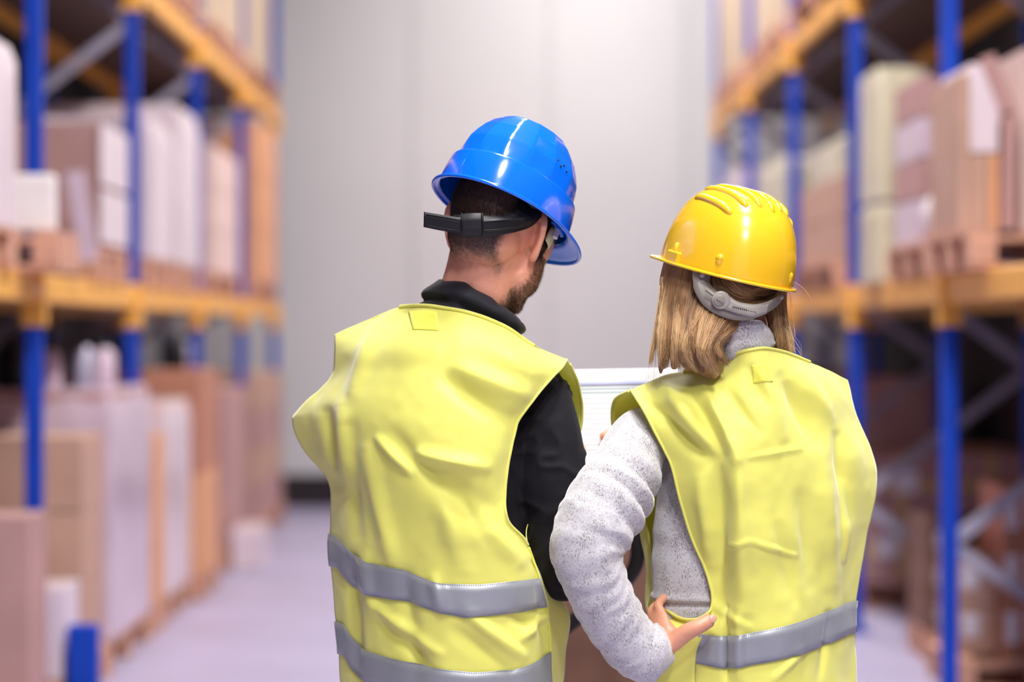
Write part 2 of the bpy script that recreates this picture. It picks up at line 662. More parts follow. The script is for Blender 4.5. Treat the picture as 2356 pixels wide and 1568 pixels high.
LAMP_ORD = ['behind the camera', 'just behind the two people', 'right above the two people', 'first beyond the two people', 'above the first posts', 'above the second posts', 'above the third posts', 'nearest the far wall']
for n_, (lx, ly) in enumerate(LAMPS):
    lamp(lx, ly, n_)

# ------------------------------------------------------------------ pallet racks
XR = 1.76           # front plane of the racks
DEPTH = 0.92
LV = (1.675, 3.23)  # beam centres
BH = .11
UL = [4.35, 6.86, 9.37, 11.88, 14.40, 16.91, 19.42]
UR = [4.58, 7.10, 9.62, 12.13, 14.65, 17.16, 19.68]


def upright_geo(x, y, s):
    """open C section with its back to the aisle side: web and two flanges, lips"""
    w, d = .064, .058
    return join(box(x - w / 2, x + w / 2, y - d / 2, y - d / 2 + .012, 0, 5.2, .003),
                box(x - w / 2, x - w / 2 + .01, y - d / 2 + .012, y + d / 2, 0, 5.2),
                box(x + w / 2 - .01, x + w / 2, y - d / 2 + .012, y + d / 2, 0, 5.2))


def rack(name, s, Ys, label):
    t = empty(name, (s * (XR + DEPTH / 2), Ys[0], 0), label, 'pallet rack')
    xf_, xb = s * (XR + .036), s * (XR + DEPTH)
    for y in Ys:
        for x in (xf_, xb):
            u = put('upright', upright_geo(x, y, s), M['rack_blue'], t, smooth=False)
            put('base_plate', box(x - .07, x + .07, y - .07, y + .07, 0.0, .008), M['rack_blue'], u, smooth=False)
        zf = [3.03, 1.98, .66, -1]
        nodes = [('b', 4.3), ('f', 3.68), ('b', 3.04 + .62), ('f', 3.03), ('b', 2.37), ('f', 1.98), ('b', 1.32), ('f', .66), ('b', .10)]
        nodes = [('f', 4.35), ('b', 3.70), ('f', 3.03), ('b', 2.37), ('f', 1.98), ('b', 1.32), ('f', .66), ('b', .08)]
        for (a, za), (b, zb) in zip(nodes, nodes[1:]):
            xa, xb_ = (xf_ if a == 'f' else xb), (xf_ if b == 'f' else xb)
            put('brace', bar((xa, y + .005, za), (xb_, y + .005, zb), .02, .048, (0, 1, 0)) if False else
                bar((xa, y + .005, za), (xb_, y + .005, zb), .03, .05, (0, 0, 1)), M['galvanised'], t, smooth=False)
    for lz in LV:
        for a, b in zip(Ys, Ys[1:]):
            for x in (xf_, xb):
                bm = put('beam', box(x - .026, x + .026, a + .045, b - .045, lz - BH / 2, lz + BH / 2, .006), M['rack_orange'], t, smooth=False)
                for yy in (a + .036, b - .045):
                    put('end_plate', box(x - s * 0 - .043, x + .043, yy, yy + .009, lz - .15, lz + .06), M['rack_orange'], bm, smooth=False)
        for a, b in zip(Ys, Ys[1:]):
            x0, x1 = sorted((xf_ + s * .03, xb - s * .03))
            for k in range(3):
                d = (b - a - .1) / 3
                put('shade_panel', box(x0, x1, a + .05 + k * d + .004, a + .05 + (k + 1) * d - .004, lz + .018, lz + .053), M['shade_board'], t, smooth=False)  # added panels: hide the pallet undersides and keep the level below dark
        for y in Ys:
            put('connector', box(xf_ - .046, xf_ + .046, y - .046, y + .046, lz - .15, lz + .062, .004), M['rack_orange'], t, smooth=False)
    return t


rack_l = rack('pallet_rack', -1, UL, 'long blue and orange pallet rack on the left side of the aisle')
rack_r = rack('pallet_rack', 1, UR, 'long blue and orange pallet rack on the right side of the aisle')
put('pin_glint', ell((-XR + .012, 9.22, 1.665), (.006, .014, .028)), M['label_white'], rack_l, 'small white painted glint of a locking pin on the beam')  # specular glint of the locking pin, painted as a white blob

# ------------------------------------------------------------------ pallets
_pm = {}


def pallet(x, y, z, wx, wy, label, group=None, m='pallet_wood'):
    """timber pallet with its lower near corner region centred at x, y; returns its top height"""
    key = (round(wx, 2), round(wy, 2), m)
    if key not in _pm:
        nb = max(3, int(round(wx / .19)))
        bw = .1
        _pm[key] = (to_mesh('board', *box(-bw / 2, bw / 2, -wy / 2, wy / 2, -.011, .011), smooth=False),
                    to_mesh('block', *box(-.05, .05, -.06, .06, -.04, .04), smooth=False),
                    to_mesh('runner', *box(-wx / 2, wx / 2, -.05, .05, -.011, .011), smooth=False), nb)
        for me in _pm[key][:3]:
            me.materials.append(M[m])
    board, block, runner, nb = _pm[key]
    t = empty('pallet', (x, y, z), label, 'pallet', group)

    def pc(nm, me, lx, ly, lz):
        o = bpy.data.objects.new(nm, me)
        C.objects.link(o)
        o.parent = t
        o.location = (lx, ly, lz)
    for i in range(nb):
        pc('board', board, -wx / 2 + .05 + (wx - .1) * i / (nb - 1), 0, .133)
    for ly in (-wy / 2 + .05, 0, wy / 2 - .05):
        pc('runner', runner, 0, ly, .111)
        pc('runner', runner, 0, ly, .011)
        for lx in (-wx / 2 + .05, 0, wx / 2 - .05):
            pc('block', block, lx, ly, .0615)
    return z + .144


def carton(x0, x1, y0, y1, z0, z1, m, label, group=None, tape=None, labels=(), name='carton', cat='box'):
    """one closed carton with its flap seam, packing tape and stuck-on labels"""
    a, b = min(x0, x1), max(x0, x1)
    t = empty(name, ((a + b) / 2, (y0 + y1) / 2, z0), label, cat, group)
    z0 += .0005
    put('body', box(a, b, y0, y1, z0, z1, .004), M[m], t, smooth=False)
    xm = (a + b) / 2
    ym = (y0 + y1) / 2
    if tape:
        put('packing_tape', join(box(xm - .025, xm + .025, y0 - .0012, y0 + .001, z0 + .01, z1 - .004),
                                 box(xm - .025, xm + .025, y0 - .001, y1, z1 - .001, z1 + .0012)), M[tape], t, smooth=False)
    for (lx, lz, lw, lh) in labels:
        put('paper_label', box(lx - lw / 2, lx + lw / 2, y0 - .0025, y0, lz - lh / 2, lz + lh / 2), M['label_white'], t, smooth=False)
    return t


def film_load(x0, x1, y0, y1, z0, z1, m, label, core=None, seed=0, name='wrapped_load', group=None):
    """a block of goods under stretch film: core block, and film with gathers around it"""
    a, b = min(x0, x1), max(x0, x1)
    t = empty(name, ((a + b) / 2, (y0 + y1) / 2, z0), label, 'wrapped load', group)
    z0 += .0005
    put('goods', box(a + .012, b - .012, y0 + .012, y1 - .012, z0, z1 - .01, .01), M[core or 'carton_pale'], t, smooth=False)
    n = 96
    V = []
    zs = np.linspace(z0 + .005, z1, 12)
    for j, z in enumerate(zs):
        k = 1 - .04 * (j == 11)
        for i in range(n):
            q = i / n * 4
            e, f = int(q), q - int(q)
            cx = [(a, y0), (b, y0), (b, y1), (a, y1), (a, y0)]
            X = cx[e][0] * (1 - f) + cx[e + 1][0] * f
            Y = cx[e][1] * (1 - f) + cx[e + 1][1] * f
            V.append(((X - (a + b) / 2) * k + (a + b) / 2, (Y - (y0 + y1) / 2) * k + (y0 + y1) / 2, z))
    V = np.array(V)
    d = noise3(V * (14, 14, 3), 1, seed) * .008
    c = np.array(((a + b) / 2, (y0 + y1) / 2, 0))
    dirn = V - c
    dirn[:, 2] = 0
    dirn /= np.linalg.norm(dirn, axis=1, keepdims=True)
    V = V + dirn * d[:, None]
    Fc = grid_faces(12, n, True)
    Fc.append(tuple(range(11 * n, 12 * n)))
    o = put('stretch_film', (V, Fc), M[m], t)
    sharp(o, 40)
    return t


def YL(px, x):
    return x * F / abs(px - CX)


LS = LV[0] + BH / 2           # shelf top of the middle level
US = LV[1] + BH / 2
XC = XR + .45

# --- left rack, middle level
zp = pallet(-XC, 8.3, LS, .95, .84, 'timber pallet under the white wrapped load at the left edge')
film_load(-1.74, -2.6, 7.92, 8.72, zp, 2.53, 'wrap_white', 'tall white wrapped load on the shelf at the left edge of the photo', 'white_plastic', 1)
zp = pallet(-XC + .12, 9.12, LS, .95, .40, 'short timber pallet under the white panel, overhanging the left rack beam')
o = empty('foam_board', (-1.72, 9.1, zp), 'white foam panel standing on the overhanging pallet in front of the first left post', 'panel')
put('panel', box(-1.815, -1.645, 8.99, 9.04, zp + .0005, 2.09, .012), M['white_plastic'], o, smooth=False)
put('backing', box(-1.80, -1.66, 9.04, 9.09, zp + .0005, 2.04, .01), M['carton_pale'], o, smooth=False)
zp = pallet(-XC, 10.96, LS, .95, .8, 'timber pallet under the mauve cartons with the white film side')
c1 = carton(-1.74, -2.62, 10.58, 11.32, zp, 2.14, 'carton_mauve', 'lower mauve carton on the left shelf, beside the white film')
c2 = carton(-1.74, -2.62, 10.58, 11.32, 2.141, 2.42, 'carton_mauve', 'upper mauve carton on the left shelf, topmost of its stack')
for c_, za, zb in ((c1, zp + .02, 2.13), (c2, 2.15, 2.42)):
    put('film_side', box(-1.738, -1.73, 10.56, 11.33, za, zb, .002), M['wrap_white'], c_, 'white film covering the aisle side', smooth=False)
tl = empty('foam_strip', (-1.80, 10.1, LS), 'lilac foam strip leaning on the left shelf beside the white panel', 'strip')
put('strip', bar(W(206, 600, 10.05), W(172, 395, 10.05), .075, .02, (0, 1, 0)), M['wrap_lilac'], tl, smooth=False)
put('strip_edge', bar(W(206, 600, 10.075), W(172, 395, 10.075), .06, .02, (0, 1, 0)), M['white_plastic'], tl, smooth=False)
zp = pallet(-XC, 12.48, LS, .95, .84, 'timber pallet under the first tall pink load of the second left bay')
film_load(-1.735, -2.6, 12.06, 12.93, zp, 2.58, 'wrap_white', 'tall pale pink wrapped load with white label, left shelf behind the second post', 'carton_pale', 2)
zp = pallet(-XC, 13.58, LS, .95, .84, 'timber pallet under the second tall pink load of the second left bay')
film_load(-1.735, -2.6, 13.12, 14.05, zp, 2.74, 'wrap_white', 'taller pale pink wrapped load standing behind the first on the left shelf', 'carton_pale', 3)
zp = pallet(-XC, 15.5, LS, .95, 1.5, 'long timber pallet in the third left bay on the shelf')
for i in range(2):
    for j in range(3):
        y0 = 14.78 + i * .74
        z0 = zp + j * .26
        carton(-1.74, -2.6, y0, y0 + .72, z0, z0 + .255, 'carton_pale',
               ['bottom', 'middle', 'top'][j] + ' pale carton of the ' + ['nearer', 'farther'][i] + ' stack on the shelf behind the third left post',
               'pale cartons in the third left bay')
zp = pallet(-XC, 18.2, LS, .95, 1.6, 'long timber pallet under the tall orange cartons near the end of the left shelf')
for i in range(2):
    for j in range(3):
        y0 = 17.42 + i * .8
        z0 = zp + j * .39
        carton(-1.73, -2.6, y0, y0 + .78, z0, z0 + .385, 'carton_orange',
               ['bottom', 'middle', 'top'][j] + ' orange brown carton of the ' + ['nearer', 'farther'][i] + ' column beside the fourth left post',
               'orange cartons near the end of the left shelf')
# --- left rack, top level
for n_, (y0, y1, m_, lb) in enumerate(((9.6, 10.6, 'carton_tan', 'tan carton block on the top level of the first left bay'),
                                       (10.7, 11.7, 'carton_mauve', 'mauve carton block on the top level of the first left bay'),
                                       (12.1, 13.0, 'carton_mauve', 'mauve carton block on the top level above the second left post'),
                                       (13.2, 14.1, 'carton_red', 'reddish carton block on the top level above the orange beam'),
                                       (15.0, 15.9, 'beige_sack', 'tall beige sack load on the top left level, nearest of three'),
                                       (16.0, 16.7, 'beige_sack', 'tall beige sack load on the top left level, middle of three'),
                                       (17.2, 19.2, 'beige_sack', 'tall beige sack load on the top left level beside the far wall'))):
    zp = pallet(-XC, (y0 + y1) / 2, US, .95, y1 - y0, 'timber pallet below the ' + lb.replace('tall ', '').replace(' on the top', ', top').replace(' block', ''), m='pallet_wood')
    if m_ == 'beige_sack':
        t = empty('sack_load', (-XC, (y0 + y1) / 2, zp), lb, 'sack load')
        G = []
        for z in np.linspace(zp + .002, zp + 1.5, 16):
            G.append([(-XC + .45 * (abs(math.cos(a)) ** .35) * np.sign(math.cos(a)),
                       (y0 + y1) / 2 + (y1 - y0) / 2 * .98 * (abs(math.sin(a)) ** .35) * np.sign(math.sin(a)), z) for a in np.linspace(0, 2 * math.pi, 60, endpoint=False)])
        V = np.array(G).reshape(-1, 3)
        V[:, 0] += noise3(V * (9, 9, 1.2), 1, 5) * .015
        V[:, 1] += noise3(V * (9, 9, 1.2), 1, 9) * .015
        put('sack', (V, grid_faces(16, 60, True) + [tuple(range(15 * 60, 16 * 60))]), M[m_], t)
        put('closure', tube([(-XC, (y0 + y1) / 2, zp + 1.48), (-XC, (y0 + y1) / 2, zp + 1.56), (-XC, (y0 + y1) / 2, zp + 1.7)], [.3, .05, .09], 12), M[m_], t)
    else:
        for j in range(2):
            carton(-1.75, -2.6, y0, y1, zp + j * .41, zp + j * .41 + .405, m_, ('lower ' if j == 0 else 'upper ') + lb)

# --- left rack, floor level
FX = 1.70
zp = pallet(-2.14, 9.02, 0, .9, .62, 'timber pallet at the lower left corner under the large brown carton')
carton(-1.705, -2.45, 8.80, 9.14, zp, .83, 'carton_mauve', 'large plain brown carton at the lower left corner of the photo', tape=None)
pallet(-1.98, 9.67, 0, .56, .46, 'small timber pallet under the white carton beside the first left post')
carton(-1.70, -1.98, 9.44, 9.82, .1445, .50, 'wrap_white', 'small white carton low beside the foot of the first left post')
carton(-2.28, -2.6, 9.44, 9.95, .1445, .90, 'carton_mauve', 'mauve carton standing behind the large brown carton at lower left')
zp = pallet(-2.2, 10.25, 0, 1.0, .58, 'timber pallet under the tan cartons behind the first left post')
for j in range(3):
    carton(-1.715, -2.64, 9.99, 10.5, zp + j * .31, zp + j * .31 + .305, 'carton_tan',
           ['bottom', 'middle', 'top'][j] + ' tan carton of the stack right behind the first left post', 'tan cartons behind the first left post',
           tape='tape_yellow')
zp = pallet(-2.2, 11.2, 0, 1.0, 1.2, 'timber pallet under the lilac wrapped load on the floor')
film_load(-1.70, -2.65, 10.58, 11.82, zp, 1.25, 'wrap_lilac', 'large lilac wrapped load on the floor between the first two left posts', 'carton_mauve', 4)
zp = pallet(-2.2, 12.14, 0, 1.0, .4, 'timber pallet under the narrow orange cartons by the second left post')
for j in range(3):
    carton(-1.70, -2.6, 11.94, 12.33, zp + j * .285, zp + j * .285 + .28, 'carton_orange',
           ['bottom', 'middle', 'top'][j] + ' narrow orange carton of the column by the second left post', 'orange cartons by the second left post')
zp = pallet(-2.2, 12.9, 0, 1.0, 1.0, 'timber pallet under the pinkish white wrapped load on the floor')
film_load(-1.70, -2.65, 12.38, 13.4, zp, 1.14, 'wrap_white', 'pinkish white wrapped load on the floor behind the second left post', 'carton_pale', 5)
zp = pallet(-2.15, 13.92, 0, 1.0, .82, 'timber pallet under the orange and reddish cartons')
carton(-1.655, -2.6, 13.5, 14.33, zp, .71, 'carton_orange', 'wide orange carton on the floor level, under the reddish carton')
carton(-1.66, -2.6, 13.5, 14.33, .712, 1.29, 'carton_red', 'wide reddish brown carton on top of the orange carton')
zp = pallet(-2.2, 15.9, 0, 1.0, 1.4, 'timber pallet under the mauve cartons of the third left bay')
for j in range(2):
    carton(-1.72, -2.6, 15.2, 16.55, zp + j * .5, zp + j * .5 + .495, 'carton_mauve',
           ['lower', 'upper'][j] + ' mauve carton on the floor level beyond the third left post')
zp = pallet(-2.2, 18.32, 0, 1.0, 2.0, 'timber pallet under the far brown cartons near the far wall, left side')
for i in range(2):
    for j in range(4):
        carton(-1.72, -2.6, 17.35 + i * 1.0, 18.32 + i * 1.0, zp + j * .265, zp + j * .265 + .26, ['carton_mauve', 'carton_tan', 'carton_mauve', 'carton_tan'][j],
               ['lowest', 'second lowest', 'second highest', 'highest'][j] + ' brown carton of the ' + ['nearer', 'farther'][i] + ' column by the far wall on the left',
               'brown cartons by the far wall on the left')
film_load(-1.50, -1.68, 15.3, 15.9, 0, .26, 'wrap_white', 'small white bundle on the floor at the edge of the aisle', 'white_plastic', 8)
for n_, (x, y, z, r, h, m_) in enumerate(((-2.0, 10.8, 1.25, .05, .2, 'wrap_lilac'), (-2.2, 10.9, 1.25, .06, .22, 'black_plastic'), (-1.9, 11.1, 1.25, .05, .21, 'galvanised'),
                                          (-2.38, 11.0, 1.25, .05, .22, 'galvanised'), (-1.86, 11.42, 1.25, .055, .2, 'wrap_lilac'), (-2.12, 11.4, 1.25, .05, .22, 'black_plastic'),
                                          (-1.85, 13.9, 1.29, .06, .2, 'black_plastic'), (-1.86, 14.2, 1.29, .06, .18, 'galvanised'))):
    t = empty('canister', (x, y, z), ['pale lilac canister at the left on top of the lilac wrapped load', 'black canister second from left on the lilac wrapped load',
                                      'grey canister near the aisle edge on the lilac wrapped load', 'grey canister leftmost and deepest on the lilac wrapped load',
                                      'pale lilac canister at the back of the lilac wrapped load', 'black canister at the back of the lilac wrapped load',
                                      'black canister on top of the reddish carton', 'grey canister on top of the reddish carton'][n_], 'canister')
    put('body', tube([(x, y, z + .002), (x, y, z + .02), (x, y, z + h * .75), (x, y, z + h * .9)], [r * .9, r, r, r * .4], 14, (1, 0, 0)), M[m_], t)
    put('cap', tube([(x, y, z + h * .9), (x, y, z + h)], [r * .42, r * .42], 12, (1, 0, 0)), M['black_plastic'], t)
t = empty('rack_foot_guard', (-1.62, 9.6, 0), 'blue steel foot guard at the aisle edge by the lower left cartons', 'foot guard')
put('guard', box(-1.68, -1.56, 9.42, 9.50, .0, .36, .012), M['rack_blue'], t, smooth=False)
put('side_plate', box(-1.68, -1.65, 9.50, 9.75, .0, .30, .008), M['rack_blue'], t, smooth=False)
put('foot', box(-1.72, -1.52, 9.38, 9.78, .0, .02, .004), M['black_plastic'], t, smooth=False)

# --- right rack, middle level
zp = pallet(XC - .02, 9.15, LS, .98, .84, 'timber pallet under the tan and white cartons at the right edge, on the shelf')
carton(1.715, 1.752, 8.98, 9.58, zp, 2.46, 'carton_tan', 'tall thin tan carton covering the front of the first right post')
carton(1.756, 1.865, 9.0, 9.58, 2.17, 2.50, 'wrap_white', 'white pinkish carton on the right shelf beside the first right post')
carton(1.756, 1.825, 9.0, 9.58, zp, 2.165, 'carton_tan', 'tan carton under the white pinkish carton on the right shelf')
carton(1.828, 1.868, 9.0, 9.58, zp, 2.165, 'carton_orange', 'narrow orange pink carton between the tan and brown ones on the right shelf')
t = empty('cardboard_sheet', (1.9, 9.1, zp), 'bent brown cardboard sheet standing on the right shelf beside the white carton', 'cardboard')
put('sheet', join(bar((1.90, 9.0, zp + .01), (1.905, 9.0, 2.32), .05, .02, (0, 1, 0)), bar((1.905, 9.0, 2.31), (1.82, 9.0, 2.53), .06, .02, (0, 1, 0))), M['carton_mauve'], t, smooth=False)
put('sheet_edge', bar((1.915, 9.2, zp + .01), (1.915, 9.2, 2.3), .03, .3, (0, 1, 0)), M['carton_tan'], t, smooth=False)
carton(1.945, 2.5, 8.95, 9.58, zp, 2.28, 'carton_pale', 'lower pink carton on the shelf at the right edge of the photo')
carton(1.945, 2.5, 8.95, 9.58, 2.282, 2.55, 'carton_pale', 'upper pink carton on the shelf at the right edge of the photo')
zp = pallet(XC, 10.3, LS, .95, .95, 'timber pallet under the dark mauve stack on the right shelf')
for i in range(2):
    for j in range(4):
        x0 = 1.76 + i * .42
        carton(x0, x0 + .41, 10.1, 10.72, zp + .02 + j * .17 + .001, zp + .02 + j * .17 + .166, ['wrap_lilac', 'carton_mauve', 'wrap_lilac', 'carton_mauve'][j],
               ['lowest lilac', 'second lowest mauve', 'second highest lilac', 'highest mauve'][j] + ' flat carton of the ' + ['aisle side', 'rear'][i] + ' column between the first two right posts',
               'flat cartons between the first two right posts') if j else carton(
               x0, x0 + .41, 10.1, 10.72, zp, zp + .186, 'wrap_lilac', 'lowest lilac flat carton of the ' + ['aisle side', 'rear'][i] + ' column between the first two right posts',
               'flat cartons between the first two right posts')
film_load(1.74, 2.5, 11.1, 11.62, LS + .0, 2.10, 'wrap_cream', 'cream wrapped load base by the second right post', 'carton_tan', 6)
film_load(1.74, 2.0, 11.1, 11.62, 2.11, 2.72, 'wrap_cream', 'upright cream wrapped roll bundle on the shelf by the second right post', 'white_plastic', 7)
t = empty('plastic_bag', (1.72, 9.95, zp), 'crumpled white plastic bag on the right shelf in front of the lilac cartons', 'plastic bag')
g = ell((1.80, 9.93, zp + .10), (.055, .08, .1), nu=32, nv=20)
g = (g[0] + noise3(g[0], 40)[:, None] * .006, g[1])
put('bag', g, M['white_plastic'], t)
put('bag_neck', tube([(1.80, 9.93, zp + .19), (1.82, 9.93, zp + .23), (1.86, 9.92, zp + .25)], [.02, .012, .03], 12), M['white_plastic'], t)
zp = pallet(XC, 13.3, LS, .95, 1.6, 'timber pallet under the tan cartons in the second right bay')
for i in range(2):
    for j in range(2):
        carton(1.76, 2.6, 12.5 + i * .8, 13.28 + i * .8, zp + j * .22, zp + j * .22 + .215, 'carton_tan',
               ['lower', 'upper'][j] + ' tan carton, ' + ['nearer', 'farther'][i] + ' column on the shelf above the yellow helmet',
               'tan cartons in the second right bay', tape='tape_yellow')
film_load(1.78, 2.55, 12.55, 13.7, zp + .441, 2.52, 'wrap_cream', 'cream film bundle lying on the tan cartons behind the second right post', 'carton_tan', 8)
zp = pallet(XC, 15.7, LS, .95, 1.4, 'timber pallet under the white load in the third right bay')
film_load(1.76, 2.6, 15.0, 16.3, zp, 2.6, 'wrap_cream', 'off-white wrapped load on the shelf beyond the third right post', 'white_plastic', 9)
zp = pallet(XC, 18.4, LS, .95, 1.6, 'timber pallet under the pale load in the last right bay')
film_load(1.76, 2.6, 17.6, 19.2, zp, 2.7, 'wrap_lilac', 'pale grey wrapped load on the shelf near the far wall, right side', 'carton_pale', 10)
# --- right rack, top level
for n_, (y0, y1, m_, lb) in enumerate(((9.9, 11.8, 'carton_dark', 'dark brown carton block on the top level of the first right bay'),
                                       (12.5, 14.3, 'carton_dark', 'dark brown carton block on the top level of the second right bay'),
                                       (14.95, 15.9, 'beige_sack', 'tall beige sack load on the top right level, nearest of four'),
                                       (16.0, 16.9, 'beige_sack', 'tall beige sack load on the top right level, second of four'),
                                       (17.4, 18.4, 'beige_sack', 'tall beige sack load on the top right level, third of four'),
                                       (18.5, 19.5, 'beige_sack', 'tall beige sack load on the top right level beside the far wall'))):
    zp = pallet(XC, (y0 + y1) / 2, US, .95, y1 - y0, 'timber pallet below the ' + lb.replace('tall ', '').replace(' on the top', ', top').replace(' block', ''))
    if m_ == 'beige_sack':
        t = empty('sack_load', (XC, (y0 + y1) / 2, zp), lb, 'sack load')
        G = []
        for z in np.linspace(zp + .002, zp + 1.5, 16):
            G.append([(XC + .45 * (abs(math.cos(a)) ** .35) * np.sign(math.cos(a)),
                       (y0 + y1) / 2 + (y1 - y0) / 2 * .98 * (abs(math.sin(a)) ** .35) * np.sign(math.sin(a)), z) for a in np.linspace(0, 2 * math.pi, 60, endpoint=False)])
        V = np.array(G).reshape(-1, 3)
        V[:, 0] += noise3(V * (9, 9, 1.2), 1, 5) * .015
        put('sack', (V, grid_faces(16, 60, True) + [tuple(range(15 * 60, 16 * 60))]), M[m_], t)
        put('closure', tube([(XC, (y0 + y1) / 2, zp + 1.48), (XC, (y0 + y1) / 2, zp + 1.56), (XC, (y0 + y1) / 2, zp + 1.7)], [.3, .05, .09], 12), M[m_], t)
    else:
        carton(1.78, 2.6, y0, y1, zp, zp + .8, m_, lb)
# --- right rack, floor level
zp = pallet(2.45, 13.75, 0, 1.1, 1.2, 'timber pallet under the taped brown cartons, lower right')
for i in range(2):
    for j in range(2):
        x0 = 1.945 + i * .49
        z0 = zp + j * .35
        carton(x0, x0 + .485, 13.1, 14.3, z0, z0 + .345, 'carton_mauve',
               ['lower', 'upper'][j] + ' taped brown carton, ' + ['aisle side', 'rear'][i] + ' column on the pallet right of the woman',
               'taped brown cartons right of the woman', tape='tape_yellow', labels=((x0 + .17 + .1 * j, z0 + .2, .12, .12),) if i == 0 else ())
    # horizontal tape bands belong to the cartons
for o_ in [o for o in C.objects if o.get('group') == 'taped brown cartons right of the woman']:
    x_, z_ = o_.location.x, o_.location.z
    put('tape_band', box(x_ - .242, x_ + .242, 13.0985, 13.1, z_ + .15, z_ + .205), M['tape_yellow'], o_, smooth=False)
zp = pallet(2.3, 15.6, 0, 1.1, 1.3, 'timber pallet behind the taped brown cartons')
for j in range(3):
    carton(1.86, 2.8, 15.0, 16.2, zp + j * .36, zp + j * .36 + .355, 'carton_mauve',
           ['bottom', 'middle', 'top'][j] + ' mauve carton of the stack behind the taped cartons, third right post')
zp = pallet(2.3, 18.2, 0, 1.1, 1.6, 'timber pallet near the far wall on the right')
for j in range(3):
    carton(1.86, 2.8, 17.5, 19.0, zp + j * .36, zp + j * .36 + .355, 'carton_mauve',
           ['bottom', 'middle', 'top'][j] + ' mauve carton of the right stack nearest the far wall')
zp = pallet(2.28, 10.35, 0, .78, .56, 'timber pallet under the labelled cartons at the lower right corner')
for j in range(2):
    carton(1.93, 2.105, 10.2, 10.6, zp + j * .21, zp + j * .21 + .205, 'carton_tan', ['lower', 'upper'][j] + ' small tan carton with white label right of the first right post',
           labels=((1.995, zp + .12 + j * .21, .075, .1),))
for j in range(3):
    carton(2.115, 2.36, 10.12, 10.6, zp + j * .24, zp + j * .24 + .236, 'carton_red',
           ['bottom', 'middle', 'top'][j] + ' reddish carton with two white labels at the lower right corner',
           labels=((2.15, zp + .12 + j * .24, .05, .13), (2.245, zp + .13 + j * .24, .055, .12)))
zp = pallet(2.2, 11.25, 0, .5, .5, 'dark low pallet beside the first right post')
for j in range(3):
    carton(1.95, 2.40, 11.0, 11.5, zp + j * .17, zp + j * .17 + .165, 'carton_dark',
           ['bottom', 'middle', 'top'][j] + ' small dark carton with a white label behind the first right post', labels=((2.03, zp + .08 + j * .17, .07, .07),))

# ------------------------------------------------------------------ pallet truck with a carton, between and beyond the two people
t = empty('pallet_truck', (0.03, 5.5, 0), 'pallet truck with a black handle loop standing beyond the two people', 'pallet truck')
Yh = 5.22
loop = [W(*p, Yh) for p in ((1380, 1190), (1440, 1205), (1464, 1245), (1466, 1285), (1448, 1325), (1400, 1372), (1325, 1424), (1285, 1452),
                            (1225, 1470), (1180, 1440), (1175, 1370), (1220, 1280), (1300, 1215))]
put('handle_loop', tube(loop, .0165, 14, (0, 1, 0), n=90, closed=True), M['black_plastic'], t, 'black rubber handle loop')
put('shaft', tube([W(1230, 1465, Yh), (.07, 5.32, .45), (.05, 5.38, .22)], [.017, .02, .022], 12), M['red_paint'], t, 'red steering shaft')
put('pump_unit', join(box(-.03, .13, 5.34, 5.42, .08, .30, .01), tube([(.05, 5.37, .2), (.05, 5.37, .36)], .035, 14, (1, 0, 0))), M['black_plastic'], t)
for x in (-.10, .22):
    fk = put('fork', box(x - .07, x + .07, 5.42, 6.5, .07, .12, .012), M['red_paint'], t, smooth=False)
    put('fork_roller', tube([(x - .04, 6.4, .045), (x + .04, 6.4, .045)], .04, 14), M['black_plastic'], fk)
for x in (.0, .10):
    put('steering_wheel', tube([(x - .02, 5.37, .08), (x + .02, 5.37, .08)], .075, 20), M['black_plastic'], t)
carton(-.02, .52, 5.50, 6.05, .121, 1.08, 'carton_dark', 'tall dark brown carton on the pallet truck between the two people')

